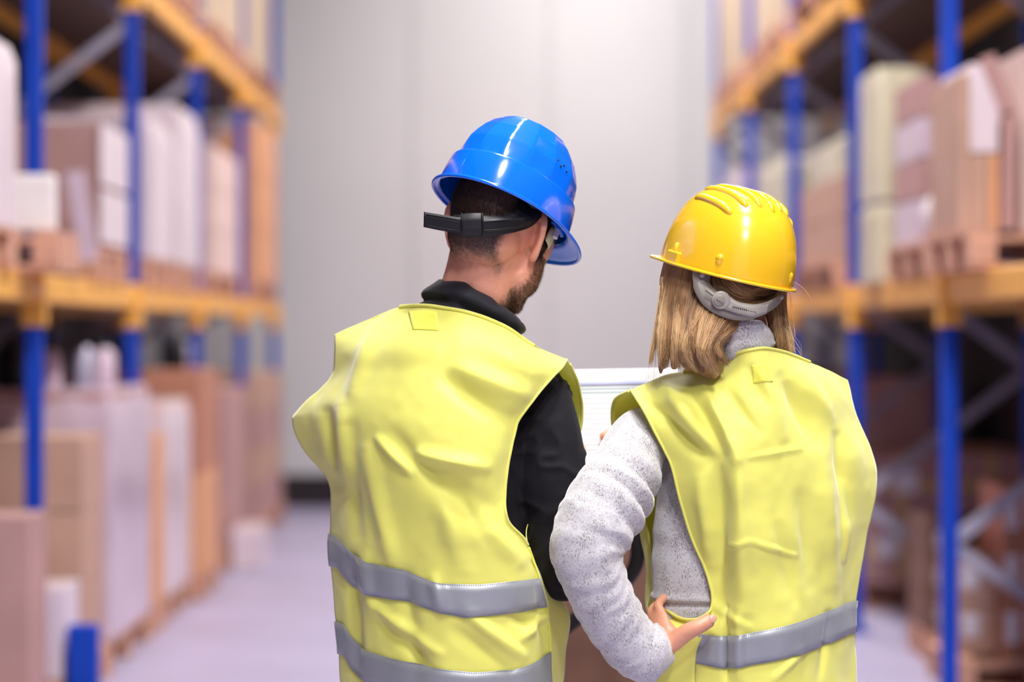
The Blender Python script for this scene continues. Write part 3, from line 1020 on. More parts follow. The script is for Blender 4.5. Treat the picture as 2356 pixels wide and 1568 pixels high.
# ------------------------------------------------------------------ people
def head_geo(male=True):
    """head pieces in head space: x right, y forward, z up, origin between the ears"""
    k = 1.0 if male else .95
    g = [ell((0, -.012, .040), (.077, .098, .088), nu=32, nv=22),
         ell((0, .020, .015), (.070, .075, .080)),
         ell((0, .032, -.040), (.058, .062, .075)),
         ell((0, .050, -.085), (.040, .042, .034)),
         ell((0, .080, -.098), (.020, .020, .020)),           # chin
         ell((0, -.045, -.010), (.062, .058, .060)),
         tube([(-.048, .005, -.050), (-.048, .030, -.078), (-.028, .066, -.098)], [.017, .016, .014]),
         tube([(.048, .005, -.050), (.048, .030, -.078), (.028, .066, -.098)], [.017, .016, .014]),
         tube([(0, .094, .012), (0, .108, -.014), (0, .118, -.032)], [(.007, .007), (.009, .010), (.012, .009)]),
         ell((-.010, .106, -.036), (.008, .009, .007)), ell((.010, .106, -.036), (.008, .009, .007)),
         tube([(-.045, .074, .022), (-.022, .091, .028), (0, .092, .024), (.022, .091, .028), (.045, .074, .022)], .010),
         ell((-.040, .074, -.022), (.020, .016, .016)), ell((.040, .074, -.022), (.020, .016, .016)),
         tube([(-.022, .092, -.062), (0, .101, -.060), (.022, .092, -.062)], [(.005, .004), (.007, .005), (.005, .004)]),
         tube([(-.018, .091, -.070), (0, .099, -.071), (.018, .091, -.070)], [(.005, .004), (.008, .006), (.005, .004)]),
         ]
    for s in (-1, 1):
        g.append(ell((s * .053, .032, -.040), (.022, .036, .046)))
        g.append(ell((s * .058, .042, .016), (.018, .038, .044)))
        e = np.array((.74, -.67, .0)) if s > 0 else np.array((-.45, -.89, 0))
        e /= np.linalg.norm(e)
        u = np.array((0, -.22, 1.0))
        u /= np.linalg.norm(u)
        n = np.cross(e, u)
        o = np.array((.070 if s > 0 else -.065, -.010, .002))

        def P(a, b, c=0):
            return o + e * a + u * b + n * c
        g.append(tube([P(.000, .022), P(.008, .035), (P(.022, .035)), P(.031, .022), P(.032, .004), P(.027, -.012), P(.018, -.026), P(.008, -.034), P(.001, -.029)],
                      [.0054, .0060, .0066, .0066, .0060, .0056, .0066, .0072, .0052], 10, n=30))
        g.append(tube([P(.006, .018), P(.018, .020), P(.021, .004), P(.014, -.014)], [.0035, .004, .0042, .0035], 8, n=14))
        R = np.stack([e, u, n], 1)
        g.append(ell(P(.014, .003, .0), (.018, .030, .0028), R, 18, 12))
        g.append(ell(P(.009, -.027, .0), (.010, .011, .0042), R, 14, 10))
        g.append(ell(P(-.004, -.006, s * .003), (.006, .008, .006), R, 12, 8))
    V, Fc = join(*g)
    return V * k, Fc


def hand_geo(R, wrist, side=1, curls=(.35, .4, .45, .5), thumb=None, k=1.0, spread=.10, tr=(.014, .0125, .0105, .0085)):
    """hand pieces; R columns: thumb-to-little axis x, finger direction y, back of the hand z; side=1: thumb towards -x"""
    g = [tube([(0, -.006, 0), (0, .006, 0), (0, .03, 0), (0, .06, 0), (0, .086, -.002)],
              [(.020, .016), (.025, .017), (.034, .016), (.039, .014), (.038, .011)], 18, (0, 0, 1))]
    for i, (bx, by, L, r) in enumerate(((-.030, .086, .072, .0086), (-.010, .092, .080, .0088), (.011, .089, .074, .0084), (.030, .080, .058, .0074))):
        a = 0
        c = curls[i]
        p = np.array((bx * side, by - .015, 0))
        sp = (i - 1.5) * spread * side
        pts, rr = [p], [r * 1.05]
        for seg, (f, rad) in enumerate(((.015, 1.05), (L * .48 * 1.0, .98), (L * .30, .90), (L * .24, .78))):
            if seg:
                a += c
            d = np.array((math.sin(sp) * math.cos(a), math.cos(sp) * math.cos(a), -math.sin(a)))
            p = p + d * f
            pts.append(p)
            rr.append(r * rad)
        g.append(tube(pts, rr, 12, (0, 0, 1), n=14))
    if thumb is None:
        th = [(-.018 * side, .012, -.004), (-.036 * side, .036, -.010), (-.052 * side, .062, -.016), (-.058 * side, .085, -.024)]
    else:
        th = thumb
    g.append(tube(th, list(tr), 14, (0, 0, 1), n=16))
    g.append(ell(np.array((-.018 * side, .024, -.006)), (.016, .026, .013)))
    V, Fc = join(*g)
    return (V * k) @ np.asarray(R).T + wrist, Fc


def axes(y, z):
    y = np.array(y, float)
    y /= np.linalg.norm(y)
    z = np.array(z, float)
    z = z - np.dot(z, y) * y
    z /= np.linalg.norm(z)
    return np.stack([np.cross(y, z), y, z], 1)


def set_mask(o, vals, name='mask'):
    a = o.data.attributes.new(name, 'FLOAT', 'POINT')
    a.data.foreach_set('value', np.asarray(vals, np.float32))


def smooth01(x, a, b):
    t = np.clip((x - a) / (b - a), 0, 1)
    return t * t * (3 - 2 * t)


def seg_fold(G, folds, to_cam=-1.0):
    """raise soft ridges (amp > 0: towards the viewer's side) along segments given in world x, z"""
    P = G.reshape(-1, 3)
    D = np.zeros(len(P))
    for (x0, z0, x1, z1, w, amp) in folds:
        a, b = np.array((x0, z0)), np.array((x1, z1))
        ab = b - a
        L = np.linalg.norm(ab)
        q = P[:, [0, 2]] - a
        t = np.clip(q @ ab / L ** 2, 0, 1)
        d = np.linalg.norm(q - t[:, None] * ab, axis=1)
        taper = np.sin(np.clip(q @ ab / L ** 2, 0.0, 1.0) * math.pi * .8 + .3) ** 0.7
        D += 2.0 * amp * np.exp(-(d / w) ** 2) * np.maximum(taper, 0)
    N = grid_normals(G)
    s = np.sign(np.mean(N[:, :, 1])) * to_cam
    return G + N * s * D.reshape(G.shape[:2])[:, :, None]


def pf(folds, Y):
    """fold list in photograph pixels at distance Y -> world x, z"""
    out = []
    for (x0, y0, x1, y1, w, amp) in folds:
        a, b = W(x0, y0, Y), W(x1, y1, Y)
        out.append((a[0], a[2], b[0], b[2], w / F * Y, amp))
    return out


def strip_on(G, top, bot, off=.0022, rows=5, t=.0012):
    """tape sewn on a panel G (nv, nu, 3): follows the panel between two height curves given as (x, z) polylines"""
    nv, nu, _ = G.shape
    N = grid_normals(G)
    s = -np.sign(np.mean(N[:, :, 1]))
    top, bot = np.array(top), np.array(bot)
    A = []
    for i in range(nu):
        col = G[:, i]
        z = col[:, 2]
        pts = []
        for k in np.linspace(0, 1, rows):
            zz = 0
            zt = z[nv // 2]
            for _ in range(4):
                j = np.interp(-zt, -z, np.arange(nv))
                x = np.interp(j, np.arange(nv), col[:, 0])
                zt = np.interp(x, top[:, 0], top[:, 1]) * (1 - k) + np.interp(x, bot[:, 0], bot[:, 1]) * k
            j = np.interp(-zt, -z, np.arange(nv))
            p = np.array([np.interp(j, np.arange(nv), col[:, c]) for c in range(3)])
            j0 = int(min(max(round(j), 0), nv - 1))
            pts.append(p + N[j0, i] * s * off)
        A.append(pts)
    A = np.array(A).transpose(1, 0, 2)
    return A


def dashes(line, step=.0042, ln=.0026, w=.00045):
    """stitches along a polyline"""
    L = np.concatenate([[0], np.cumsum(np.linalg.norm(np.diff(line, axis=0), axis=1))])
    G = []
    for s in np.arange(0, L[-1] - ln, step):
        a = np.array([np.interp(s, L, line[:, c]) for c in range(3)])
        b = np.array([np.interp(s + ln, L, line[:, c]) for c in range(3)])
        G.append(bar(a, b, w, w))
    return join(*G)


def strands(name, P, D, L, w, m, parent, droop=None, seg=1, label=None):
    """many fine tapering hairs: root P, direction D, length L (arrays); one mesh"""
    n = len(P)
    side = np.cross(D, rng.normal(size=(n, 3)))
    side /= np.linalg.norm(side, axis=1, keepdims=True) + 1e-9
    side2 = np.cross(D, side)
    tip = P + D * L[:, None]
    V = np.concatenate([P + side * w, P - side * w * .5 + side2 * w * .86, P - side * w * .5 - side2 * w * .86, tip])
    i = np.arange(n)
    Fc = np.concatenate([np.stack([i, i + n, i + 3 * n], 1), np.stack([i + n, i + 2 * n, i + 3 * n], 1), np.stack([i + 2 * n, i, i + 3 * n], 1)])
    o = put(name, (V, Fc.tolist()), m, parent, label)
    return o


def sample_surface(V, Fc, n):
    Fq = np.asarray(Fc)
    a = np.linalg.norm(np.cross(V[Fq[:, 2]] - V[Fq[:, 0]], V[Fq[:, 3]] - V[Fq[:, 1]]), axis=1)
    idx = rng.choice(len(Fq), n, p=a / a.sum())
    u, v = rng.random((n, 1)), rng.random((n, 1))
    q = Fq[idx]
    P = (V[q[:, 0]] * (1 - u) + V[q[:, 1]] * u) * (1 - v) + (V[q[:, 3]] * (1 - u) + V[q[:, 2]] * u) * v
    N = np.cross(V[q[:, 2]] - V[q[:, 0]], V[q[:, 3]] - V[q[:, 1]])
    N /= np.linalg.norm(N, axis=1, keepdims=True) + 1e-12
    return P, N


def legs_geo(hipL, hipR, footL, footR, k=1.0, grow=0.0):
    g = []
    for h, f in ((hipL, footL), (hipR, footR)):
        h, f = np.array(h), np.array(f)
        kn = (h + f) / 2 + np.array((0, .02, .02))
        g.append(tube([h, h * .5 + kn * .5, kn, kn * .5 + f * .5, f + (0, 0, .09)],
                      [.088 * k + grow, .075 * k + grow, .056 * k + grow, .050 * k + grow, .038 * k + grow], 18, (0, 1, 0), n=20))
    return g


def shoe(foot, yaw, m, parent):
    a = math.radians(yaw)
    R = np.array(((math.cos(a), math.sin(a), 0), (-math.sin(a), math.cos(a), 0), (0, 0, 1)))
    g = join(ell((0, -.03, .05), (.042, .065, .05)), ell((0, .07, .035), (.048, .10, .036)), tube([(0, -.03, .05), (0, -.035, .13)], .045))
    V, Fc = fuse(xf(g, R, np.array(foot)), .006, 3)
    V[:, 2] = np.maximum(V[:, 2], .012)
    s = put('shoe', (V, Fc), m, parent)
    sole = tube([(0, -.09, .010), (0, -.03, .010), (0, .06, .010), (0, .165, .010)], [(.030, .010), (.044, .010), (.050, .010), (.025, .010)], 16, (0, 0, 1), n=12)
    V2, F2 = xf(sole, R, np.array(foot))
    V2[:, 2] = np.clip(V2[:, 2], 0.0006, .02)
    put('sole', (V2, F2), M['black_plastic'], s)


def binding(name, line, r, m, parent, n=120):
    return put(name, tube(catmull(line, n), r, 8), m, parent)


# ======================================================== the man
man = empty('person', (-.11, 4.52, 0), 'person in a blue hard hat, black jacket and yellow vest, back turned, head bent', 'person')
mh_R = basis(26, (.27, .24, 1))
mh_O = W(1145, 545, 4.505)
MK = 1.13
MT = [W(1020, 700, 4.50), W(1010, 790, 4.50), W(1000, 960, 4.50), W(1000, 1130, 4.50), W(1010, 1300, 4.50), W(1015, 1450, 4.50), W(1015, 1600, 4.50)]
torso_ref = (.42, .9, 0)
sh_l, sh_r = W(845, 900, 4.64), W(1250, 925, 4.47)
hipL, hipR = W(935, 1620, 4.54), W(1100, 1620, 4.47)
footL, footR = np.array((-.24, 4.62, 0)), np.array((.02, 4.48, 0))
el_r, wr_r = W(1292, 1325, 4.46), W(1298, 1090, 4.72)
el_l, wr_l = W(860, 1200, 4.80), W(1120, 1060, 4.82)
hg = head_geo(True)
neck = tube([W(1068, 760, 4.53), W(1090, 690, 4.505), W(1112, 630, 4.50), W(1128, 575, 4.505)], [(.060, .056), (.067, .062), (.071, .066), (.074, .074)], 26, (0, 1, 0), n=18)
hand_r = hand_geo(axes(W(1312, 1020, 4.765) - wr_r, (.6, -.8, .2)), wr_r, 1, (.5, .5, .55, .6), None)
hand_l = hand_geo(axes(W(1185, 1000, 4.83) - wr_l, (-.3, -1, .1)), wr_l, -1, (.5, .5, .55, .6), None)
body = [xf((hg[0] * MK, hg[1]), mh_R, mh_O), neck,
        tube([MT[1] + (0, 0, .04), MT[1], MT[2], MT[3], MT[4], MT[5], MT[6]],
             [(.055, .055), (.10, .075), (.14, .09), (.14, .09), (.14, .09), (.145, .095), (.13, .10)], 28, torso_ref, n=30),
        tube([W(930, 850, 4.55), sh_l, el_l, wr_l], [.045, .042, .036, .026], 16, n=30),
        tube([W(1130, 870, 4.48), sh_r, el_r, wr_r], [.045, .042, .038, .026], 16, n=30), hand_r, hand_l]
body += legs_geo(hipL, hipR, footL + (0, 0, .05), footR + (0, 0, .05), 1.0)
body += [ell(footL + (0, .05, .05), (.035, .08, .03)), ell(footR + (0, .05, .05), (.035, .08, .03))]
bV, bF = fuse(join(*body), .0036, 5, .5)
mbody = put('body', (bV, bF), M['skin_man'], man)
loc = (bV - mh_O) @ mh_R / MK         # head space
x_, y_, z_ = loc[:, 0], loc[:, 1], loc[:, 2]
nz = noise3(bV, 160) * .004 + noise3(bV, 45) * .005


def man_hair_density(L, nz=0):
    x, y, z = L[:, 0], L[:, 1], L[:, 2]
    back = smooth01(z + nz - 3.0 * np.maximum(x - .036, 0) - .5 * np.maximum(-x - .03, 0), -.078, -.040) * (y < .0)
    front = smooth01(z + nz, .015, .03) * (y >= .0) * (y < .085 + z * .2)
    top = (z > .045) * 1.0
    ear = (np.abs(x) > .060) * (y > -.050) * (y < .016) * (z < .038) * (z > -.10)
    side = smooth01(z + nz, -.030, -.006) * (y > -.002) * (y < .034) * (np.abs(x) > .045)
    d = np.maximum.reduce([back, front, top * (y < .09), side])
    return d * (1 - ear)


def man_beard_density(L, nz=0):
    x, y, z = L[:, 0], L[:, 1], L[:, 2]
    strap = smooth01(y + nz, .008, .018) * smooth01(-(y + nz), -.075, -.035) * (z < -.012) * (np.abs(x) > .035)
    jaw = smooth01(-(z + nz), .045, .066) * smooth01(y + nz * 1.5, -.004, .020)
    lip = (np.abs(x) < .03) * (y > .07) * (z < -.048) * (z > -.058)
    neckc = smooth01(-z, .125, .145)
    return np.maximum.reduce([strap * .8, jaw, lip * .7]) * (1 - neckc) * (z > -.15)


hd = man_hair_density(loc, nz) * (np.linalg.norm(loc, axis=1) < .17)
bd = man_beard_density(loc, nz) * (np.linalg.norm(loc, axis=1) < .17)
set_mask(mbody, np.clip(hd * .95 + bd * .6, 0, 1))
keep = np.linalg.norm(bV[np.asarray(bF)[:, 0]] - mh_O, axis=1) < .17
hF = np.asarray(bF)[keep]
P, N = sample_surface(bV, hF, 120000)
L_ = (P - mh_O) @ mh_R / MK
nz2 = noise3(P, 160) * .004 + noise3(P, 45) * .005
dd = man_hair_density(L_, nz2)
sel = rng.random(len(P)) < dd
down = mh_R @ np.array((.35, -.25, -1.0))
D = N * .45 + down * .8 + rng.normal(size=P.shape) * .16
D /= np.linalg.norm(D, axis=1, keepdims=True)
strands('hair', P[sel], D[sel], (.0018 + .008 * smooth01(L_[sel][:, 2], -.065, .01)) * (.6 + .6 * rng.random(sel.sum())), .00017, M['short_hair'], man,
        label='very short dark brown hair')
P, N = sample_surface(bV, hF, 110000)
L_ = (P - mh_O) @ mh_R / MK
dd = man_beard_density(L_, noise3(P, 160) * .004 + noise3(P, 45) * .005)
sel = rng.random(len(P)) < dd
D = N * .75 + np.array((.1, .1, -.9)) * .8 + rng.normal(size=P.shape) * .25
D /= np.linalg.norm(D, axis=1, keepdims=True)
strands('beard', P[sel], D[sel], .0050 * (.6 + .8 * rng.random(sel.sum())), .00017, M['beard_hair'], man, label='short brown beard')
for s in (-1, 1):
    e_ = put('eye', xf(ell((s * .031 * MK, .078 * MK, .004), .0125), mh_R, mh_O), M['eye'], man)
    put('iris', xf(ell((s * .031 * MK, .078 * MK + .0108, .003), (.0055, .0025, .0055)), mh_R, mh_O), M['black_plastic'], e_)

# black jacket: torso and both sleeves as one surface
jk = [tube([MT[1] + (.004, .0, .045), MT[1], MT[2], MT[3], MT[4], MT[5], MT[6] + (0, 0, .03)],
           [(.048, .045), (.112, .080), (.185, .122), (.178, .122), (.172, .118), (.172, .12), (.16, .11)], 32, torso_ref, n=40),
      tube([W(850, 850, 4.615), W(935, 818, 4.59), W(1040, 778, 4.50), W(1140, 818, 4.47), W(1225, 876, 4.46)], [.034, .038, .050, .046, .042], 20, n=30),
      tube([W(930, 850, 4.56), sh_l, (sh_l + el_l) / 2, el_l, (el_l * .4 + wr_l * .6), wr_l], [.055, .058, .056, .052, .044, .034], 20, n=40),
      tube([W(1150, 838, 4.49), W(1232, 905, 4.475), W(1262, 1000, 4.455), W(1272, 1120, 4.445), W(1284, 1240, 4.45), el_r, el_r * .5 + wr_r * .5, wr_r],
           [.055, .060, .0635, .0625, .056, .050, .048, .036], 24, n=60)]
jV, jF = fuse(join(*jk), .005, 6, .5)
N = vnormals(jV, jF)
amp = noise3(jV * (1, 1, .55), 34) * .0035 + (1 - np.abs(noise3(jV * (1, 1, 1.4), 22, 7))) ** 4 * .006
jV = jV + N * (amp - .002)[:, None]
jacket = put('jacket', (jV, jF), M['black_cloth'], man, 'black jacket')
# stand-up collar: outline given by its upper and lower edge
ct = [W(1010, 650, 4.55), W(1025, 641, 4.49), W(1058, 645, 4.45), W(1110, 673, 4.425), W(1160, 706, 4.44), W(1196, 736, 4.49), W(1190, 742, 4.56),
      W(1140, 715, 4.61), W(1070, 680, 4.61)]
cb = [W(925, 712, 4.585), W(945, 705, 4.50), W(1010, 715, 4.425), W(1090, 742, 4.40), W(1150, 762, 4.41), W(1190, 780, 4.47), W(1185, 785, 4.57),
      W(1120, 760, 4.64), W(1010, 735, 4.65)]
n_ = 110
cb = [c + (np.array((c[0] - W(1065, 0, 4.52)[0], c[1] - 4.52, 0)) * .04 + (0, 0, -.020)) for c in cb]
At, Ab = catmull(ct, n_, True), catmull(cb, n_, True)
rows_ = []
for k in np.linspace(0, 1, 14):
    p = At * (1 - k) + Ab * k
    cen = p.mean(0)
    out = p - cen
    out[:, 2] = 0
    out /= np.linalg.norm(out, axis=1, keepdims=True)
    bul = math.sin(k * math.pi) * -.004 + .013 * math.exp(-((k - .24) / .17) ** 2) - .012 * math.exp(-((k - .52) / .09) ** 2) + .004 * math.exp(-((k - .75) / .08) ** 2)
    rows_.append(p + out * bul)
G = np.array(rows_)
G = G + (noise3(G.reshape(-1, 3) * (1, 1, 2), 38).reshape(14, n_)[:, :, None]) * .0022
inner = G[::-1] * 1.0
cen = G.mean(1, keepdims=True)
dirc = G - cen
dirc /= np.linalg.norm(dirc, axis=2, keepdims=True)
Gin = (G - dirc * .005)[::-1]
GG = np.concatenate([Gin, G])
put('collar', (GG.reshape(-1, 3), grid_faces(28, n_, True)), M['collar_cloth'], man, 'charcoal stand-up collar')
put('collar_seam', tube(catmull(np.array(cb) * .5 + np.array(cb) * .5 + (0, -.002, .006), 90, True), .0016, 6, closed=True), M['black_cloth'], man)

# hi-vis vest: back panel and front panel
B = [
    [(772, 770, 4.60), (845, 737, 4.57), (922, 706, 4.505), (1035, 712, 4.405), (1150, 744, 4.405), (1230, 792, 4.42), (1303, 828, 4.42)],
    [(769, 808, 4.58), (850, 800, 4.47), (940, 785, 4.39), (1035, 790, 4.355), (1130, 808, 4.34), (1210, 832, 4.345), (1290, 848, 4.385)],
    [(757, 868, 4.575), (830, 860, 4.455), (920, 855, 4.375), (1025, 855, 4.335), (1120, 862, 4.32), (1195, 872, 4.325), (1256, 886, 4.365)],
    [(690, 938, 4.63), (785, 930, 4.465), (895, 925, 4.365), (1010, 925, 4.32), (1105, 925, 4.305), (1170, 928, 4.315), (1216, 930, 4.35)],
    [(672, 972, 4.65), (775, 985, 4.465), (885, 985, 4.36), (1000, 985, 4.31), (1090, 985, 4.295), (1148, 985, 4.31), (1190, 980, 4.34)],
    [(704, 1043, 4.62), (785, 1055, 4.46), (888, 1060, 4.36), (992, 1060, 4.305), (1078, 1060, 4.29), (1134, 1055, 4.305), (1173, 1045, 4.335)],
    [(752, 1108, 4.58), (812, 1128, 4.455), (900, 1138, 4.36), (992, 1138, 4.31), (1072, 1138, 4.295), (1124, 1135, 4.31), (1161, 1128, 4.335)],
    [(757, 1190, 4.56), (815, 1205, 4.44), (905, 1212, 4.36), (995, 1215, 4.315), (1078, 1212, 4.30), (1136, 1205, 4.315), (1168, 1195, 4.335)],
    [(757, 1245, 4.55), (817, 1262, 4.44), (907, 1272, 4.36), (1000, 1275, 4.32), (1090, 1275, 4.31), (1160, 1268, 4.325), (1214, 1250, 4.37)],
    [(765, 1330, 4.54), (824, 1345, 4.44), (912, 1352, 4.365), (1006, 1355, 4.32), (1100, 1352, 4.315), (1182, 1345, 4.335), (1243, 1330, 4.385)],
    [(772, 1420, 4.53), (832, 1430, 4.435), (916, 1440, 4.37), (1010, 1445, 4.325), (1106, 1442, 4.32), (1192, 1432, 4.345), (1262, 1425, 4.405)],
    [(781, 1520, 4.53), (840, 1530, 4.44), (920, 1535, 4.375), (1012, 1540, 4.33), (1108, 1537, 4.325), (1196, 1530, 4.35), (1268, 1520, 4.41)],
    [(786, 1640, 4.53), (845, 1640, 4.44), (925, 1640, 4.38), (1015, 1640, 4.335), (1110, 1640, 4.33), (1198, 1640, 4.355), (1268, 1640, 4.41)],
    [(790, 1780, 4.53), (848, 1780, 4.44), (928, 1780, 4.38), (1016, 1780, 4.335), (1110, 1780, 4.33), (1200, 1780, 4.355), (1270, 1780, 4.41)],
]
Bw = [[W(*p) for p in r] for r in B]
GB = surf(Bw, 110, 190)
man_folds = pf([
    (1030, 875, 1175, 965, 22, -.010), (1060, 850, 1200, 905, 22, .007), (960, 1045, 1110, 1070, 16, .009), (985, 1085, 1110, 1200, 26, -.010),
    (1000, 1070, 1130, 1165, 20, -.004), (840, 1040, 900, 1290, 20, .006), (800, 990, 812, 1240, 16, -.005), (868, 1010, 945, 1085, 10, .005),
    (905, 1000, 1000, 1110, 18, -.005), (1020, 1120, 1060, 1300, 26, .006), (775, 940, 800, 1120, 20, .006), (735, 960, 752, 1080, 14, -.007),
    (860, 1405, 1010, 1500, 12, .006), (880, 1450, 1000, 1545, 14, -.004), (1070, 1405, 1200, 1510, 14, .006), (1050, 1450, 1170, 1545, 16, -.005),
    (930, 1330, 960, 1560, 20, -.005), (1000, 1330, 1020, 1400, 14, .006), (835, 1290, 850, 1420, 14, .005), (800, 1300, 812, 1560, 14, -.007),
    (1180, 1420, 1250, 1450, 12, -.006), (1200, 1470, 1260, 1430, 10, .006), (1120, 790, 1220, 850, 26, .006), (850, 760, 800, 900, 20, .005),
    (1230, 1300, 1262, 1560, 10, -.003), (1100, 1180, 1190, 1290, 20, .005),
], 4.33)
GB = seg_fold(GB, man_folds)
GB = GB + grid_normals(GB) * (noise3(GB.reshape(-1, 3), 14).reshape(GB.shape[:2])[:, :, None] * .004 + noise3(GB.reshape(-1, 3), 45, 3).reshape(GB.shape[:2])[:, :, None] * .0009)
FR = [
    [(772, 770, 4.60), (845, 737, 4.59), (925, 712, 4.60), (1035, 760, 4.66), (1150, 760, 4.58), (1232, 796, 4.48), (1303, 828, 4.42)],
    [(775, 808, 4.61), (850, 815, 4.65), (940, 810, 4.68), (1035, 830, 4.70), (1130, 820, 4.65), (1250, 840, 4.56), (1326, 872, 4.50)],
    [(765, 868, 4.62), (850, 870, 4.68), (920, 870, 4.72), (1025, 870, 4.73), (1130, 870, 4.68), (1260, 890, 4.60), (1337, 915, 4.54)],
    [(700, 938, 4.68), (800, 930, 4.72), (895, 925, 4.74), (1010, 925, 4.74), (1120, 925, 4.69), (1260, 930, 4.62), (1340, 945, 4.56)],
    [(684, 975, 4.70), (790, 985, 4.74), (890, 985, 4.75), (1000, 985, 4.74), (1120, 985, 4.69), (1255, 985, 4.62), (1336, 985, 4.57)],
    [(715, 1043, 4.68), (800, 1055, 4.73), (895, 1060, 4.75), (1000, 1060, 4.74), (1120, 1060, 4.69), (1240, 1055, 4.62), (1310, 1045, 4.57)],
    [(758, 1108, 4.62), (830, 1128, 4.71), (905, 1138, 4.74), (1000, 1138, 4.73), (1110, 1138, 4.69), (1220, 1135, 4.61), (1285, 1128, 4.55)],
    [(757, 1190, 4.58), (830, 1205, 4.69), (905, 1212, 4.72), (1000, 1215, 4.71), (1110, 1212, 4.68), (1200, 1205, 4.60), (1222, 1195, 4.44)],
    [(757, 1245, 4.55), (800, 1262, 4.66), (890, 1272, 4.70), (1000, 1275, 4.70), (1120, 1275, 4.67), (1215, 1268, 4.56), (1216, 1252, 4.375)],
    [(765, 1330, 4.54), (800, 1345, 4.65), (890, 1352, 4.70), (1006, 1355, 4.70), (1130, 1352, 4.67), (1255, 1345, 4.52), (1243, 1330, 4.385)],
    [(772, 1420, 4.53), (805, 1430, 4.65), (900, 1440, 4.70), (1010, 1445, 4.70), (1140, 1442, 4.66), (1302, 1415, 4.53), (1262, 1425, 4.405)],
    [(781, 1520, 4.53), (815, 1530, 4.65), (900, 1535, 4.70), (1012, 1540, 4.70), (1140, 1537, 4.66), (1291, 1505, 4.52), (1268, 1520, 4.41)],
    [(786, 1640, 4.53), (820, 1640, 4.65), (905, 1640, 4.70), (1015, 1640, 4.70), (1140, 1640, 4.66), (1285, 1640, 4.52), (1268, 1640, 4.41)],
    [(790, 1780, 4.53), (820, 1780, 4.65), (905, 1780, 4.70), (1016, 1780, 4.70), (1140, 1780, 4.66), (1285, 1780, 4.52), (1270, 1780, 4.41)],
]
GF = surf([[W(*p) for p in r] for r in FR], 90, 190)
GF = GF + grid_normals(GF) * (noise3(GF.reshape(-1, 3), 16).reshape(GF.shape[:2])[:, :, None] * .004)


def vest(GB, GF, owner, label):
    n1, n2 = GB.shape[1], GF.shape[1]
    a = thick(GB, .0016, -np.sign(np.mean(grid_normals(GB)[:, :, 1])) * -1)
    b = thick(GF, .0016, -np.sign(np.mean(grid_normals(GF)[:, :, 1])))
    return put('safety_vest', join(a, b), M['vest'], owner, label)


mvest = vest(GB, GF, man, 'bright yellow sleeveless vest with two grey reflective bands')
binding('armhole_binding', [GB[j, -1] + (0, -.0005, 0) for j in range(0, 117, 3)] + [GB[117, -1]], .0026, M['vest'], mvest, 200)
binding('armhole_binding', [GF[j, -1] for j in range(100, 0, -4)], .0026, M['vest'], mvest, 120)
binding('neck_binding', GB[0, 36:92] + (0, -.001, .001), .0036, M['vest'], mvest, 120)


def world_line(pts, Y):
    return [(W(x, y, Y)[0], W(x, y, Y)[2]) for x, y in pts]


def add_strip(G, top, bot, Y, owner, label, u0=0, u1=None):
    g = strip_on(G[:, u0:u1], world_line(top, Y), world_line(bot, Y))
    s = put('reflective_strip', thick(g, .0012, -np.sign(np.mean(grid_normals(g)[:, :, 1]))), M['reflective'], owner, label)
    off = np.array((0, -.0014, 0))
    a = g[0] + (g[1] - g[0]) * .10 + off
    b = g[-1] + (g[-2] - g[-1]) * .10 + off
    o = s
    return join(dashes(a), dashes(b)), s


S1t = [(757, 1250), (780, 1264), (805, 1284), (840, 1300), (930, 1310), (960, 1322), (1010, 1338), (1100, 1340), (1170, 1335), (1248, 1335), (1275, 1345)]
S1b = [(764, 1326), (785, 1348), (805, 1366), (850, 1380), (940, 1385), (975, 1395), (1010, 1405), (1070, 1416), (1150, 1411), (1266, 1403), (1275, 1388)]
S2t = [(778, 1457), (800, 1487), (830, 1510), (900, 1521), (1000, 1534), (1090, 1542), (1180, 1540), (1230, 1528), (1292, 1498)]
S2b = [(780, 1535), (800, 1564), (830, 1586), (900, 1597), (1000, 1611), (1090, 1618), (1180, 1616), (1230, 1605), (1292, 1575)]
st1, s1 = add_strip(GB, S1t, S1b, 4.34, mvest, 'upper grey reflective band')
st2, s2 = add_strip(GB, S2t, S2b, 4.34, mvest, 'lower grey reflective band')
put('stitching', join(st1, st2), M['stitch'], mvest)['kind'] = 'stuff'
for (T_, B_) in ((S1t, S1b), (S2t, S2b)):
    st, s3 = add_strip(GF, [(x, y) for x, y in T_], [(x, y) for x, y in B_], 4.52, mvest, 'grey reflective band on the front')


def patch(G, u0, u1, v0, v1, owner):
    g = G[v0:v1, u0:u1]
    n = grid_normals(g)
    s = -np.sign(np.mean(n[:, :, 1]))
    return put('neck_patch', thick(g + n * s * .0006, .0004, s), M['vest_label'], owner, 'squarer deeper yellow patch below the neckline')


patch(GB, 39, 51, 2, 11, mvest)
# side seam of the vest
put('side_seam', tube(catmull([GB[j, -1] for j in range(118, 188, 6)], 60) + (0, -.001, 0), .0018, 6), M['vest_trim'], mvest)
# trousers and shoes
tg = legs_geo(hipL, hipR, footL + (0, 0, .03), footR + (0, 0, .03), 1.0, .014)
tg.append(tube([MT[5] + (0, 0, -.02), MT[6]], [(.165, .112), (.17, .118)], 28, torso_ref, n=6))
tV, tF = fuse(join(*tg), .008, 5)
put('trousers', (tV + vnormals(tV, tF) * (noise3(tV, 20) * .004)[:, None], tF), M['trousers'], man)
shoe(footL, 5, M['leather'], man)
shoe(footR, 25, M['leather'], man)

